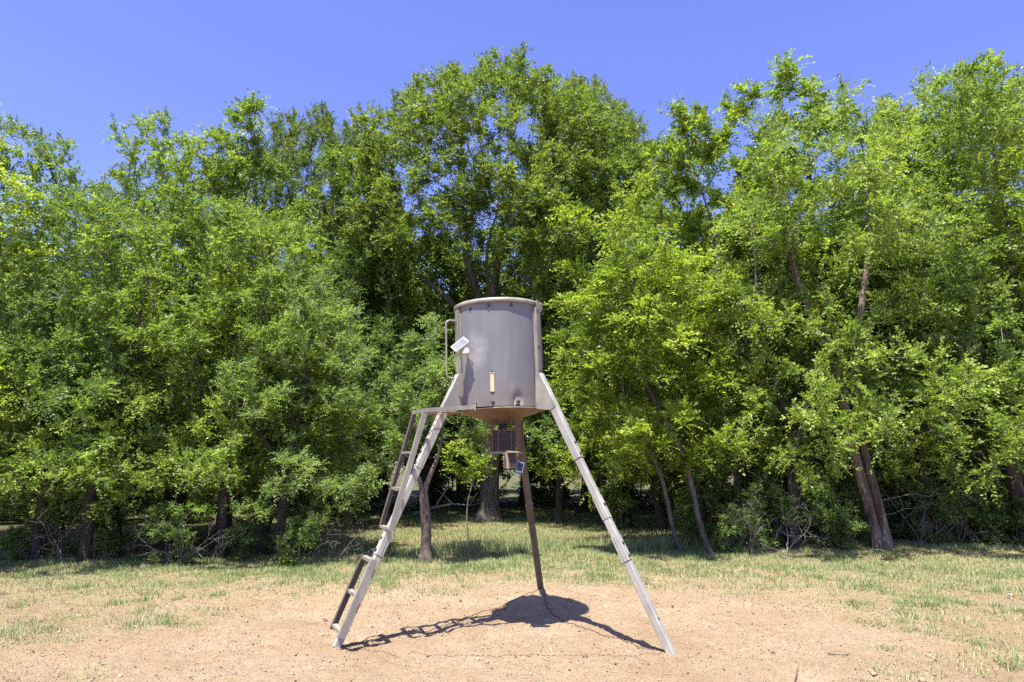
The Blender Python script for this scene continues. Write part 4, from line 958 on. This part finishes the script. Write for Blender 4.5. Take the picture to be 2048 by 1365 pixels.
# control box on the back leg, ribbed, with its small solar panel
bx = Vector((wx(1021, 5.83, 1.40) - CX, 5.83 - CY, 1.405))
m = MB(); m.beam(bx + Vector((-0.004, 0, 0.068)), bx + Vector((0.004, 0, -0.068)), 0.095, 0.10, (1, 0.25, 0), 0.008)
for i in range(5): m.beam(bx + Vector((-0.056, -0.05 + 0.0, 0.050 - 0.025*i)), bx + Vector((-0.040, 0.05, 0.050 - 0.025*i)), 0.010, 0.012, (1, 0, 0), 0.002)
cb = m.build('control_box', M['boxcase'], feeder)
f0 = bx + Vector((0.018, -0.055, 0))
MB().beam(f0 + Vector((-0.003, 0, 0.052)), f0 + Vector((0.003, 0, -0.058)), 0.060, 0.010, (1, 0.25, 0), 0.003).build('box_door', M['boxdoor'], cb)
MB().beam(f0 + Vector((-0.045, -0.015, 0.066)), f0 + Vector((0.048, 0.005, 0.062)), 0.045, 0.014, (0, 1, 0), 0.004).build('box_hood', M['boxcase'], cb)
MB().beam((bx.x, bx.y + 0.01, 1.46), (bx.x + 0.01, bx.y + 0.12, zbot - 0.01), 0.03, 0.008, (1, 0, 0)).build('box_hanger', M['frame'], cb)
sx = Vector((wx(1040, 5.80, 1.345) - CX, 5.80 - CY, 1.347))
a1 = Vector((0.22, 0.2, 0.95)).normalized(); a2 = Vector((0.96, 0.1, -0.24))
sp_ = MB().beam(sx - a1*0.042, sx + a1*0.042, 0.062, 0.012, a2, 0.003).build('box_solar_panel', M['bluegrey'], feeder)
nn = a1.cross((a2 - a1*a2.dot(a1)).normalized()); nn = nn if nn.y < 0 else -nn
MB().beam(sx - a1*0.033 + nn*0.006, sx + a1*0.033 + nn*0.006, 0.046, 0.004, a2, 0.001).build('solar_cell', M['bluecell'], sp_)
MB().beam(sx - a1*0.045 + Vector((-0.045, 0.02, -0.0)), sx - a1*0.045 + Vector((0.03, 0.02, -0.0)), 0.03, 0.02, (0, 1, 0)).build('panel_bracket', M['bluegrey'], sp_)

# ------------------------------------------------------------------ chains lying between the feet
def chain(p0, p1, sag, label, z0=0.0, z1=0.0, bury=0.003):
    m = MB(); p0 = Vector(p0); p1 = Vector(p1); L_ = (p1 - p0).length; n = int(L_/0.021); prev = None
    nrm = Vector((-(p1 - p0).y, (p1 - p0).x, 0)).normalized()
    for i in range(n):
        f = (i + 0.5)/n*0.94 + 0.03; p = p0.lerp(p1, f) + nrm*(sag*math.sin(f*math.pi) + 0.02*math.sin(f*9 + 1))
        hh = max(0, z0*(1 - f*7)) + max(0, z1*(1 - (1 - f)*7))
        p.z = gz(p.x, p.y) + bury + hh
        d_ = (p1 - p0).normalized(); s_ = nrm if i % 2 == 0 else (nrm*0.5 + Vector((0, 0, 0.85)))
        s_ = (s_ - d_*s_.dot(d_)).normalized()
        m.tube([p + d_*0.0135*math.cos(a_) + s_*0.0065*math.sin(a_) for a_ in np.linspace(0, 2*math.pi, 8, endpoint=False)], 0.0019, 4, closed=True)
    return tag(m.build('chain', M['chain']), label, 'chain')
FL = Vector((feet['L'].x + CX, feet['L'].y + CY, 0)); FR = Vector((feet['R'].x + CX, feet['R'].y + CY, 0)); FB = Vector((feet['B'].x + CX, feet['B'].y + CY, 0))
chain(FB, FR, -0.28, 'rusty chain lying curved on the sand from the rear leg to the right leg')
chain(FB, FL, 0.12, 'rusty chain on the sand from the rear leg to the ladder leg')
chain(FL, FR, -0.10, 'half buried chain on the sand between the two front legs', bury=-0.001)

# small purple wildflower at right
fx, fy, fz = gp(2020, 1203)
fl = empty('wildflower', (fx, fy, fz), 'tiny purple wildflower in the sparse grass near the right edge', 'flower')
M['petal'] = plain('lilac_petal', (0.35, 0.22, 0.45), (0.45, 0.32, 0.55), 0.6, bs=0)
M['stem'] = plain('green_stem', (0.10, 0.16, 0.05), (0.14, 0.20, 0.07), 0.6, bs=0)
MB().tube([(0, 0, 0), (0.004, 0, 0.03), (0, 0, 0.055)], 0.002, 5).build('stem', M['stem'], fl)
for i in range(6):
    a_ = i*math.pi/3; q = Vector((math.cos(a_), math.sin(a_), 0.25)); s_ = Vector((-math.sin(a_), math.cos(a_), 0))
    MB().plate([Vector((0, 0, 0.055)), Vector((0, 0, 0.055)) + q*0.012 + s_*0.007, Vector((0, 0, 0.055)) + q*0.022, Vector((0, 0, 0.055)) + q*0.012 - s_*0.007], (0, 0, 1), 0.001).build('petal', M['petal'], fl)
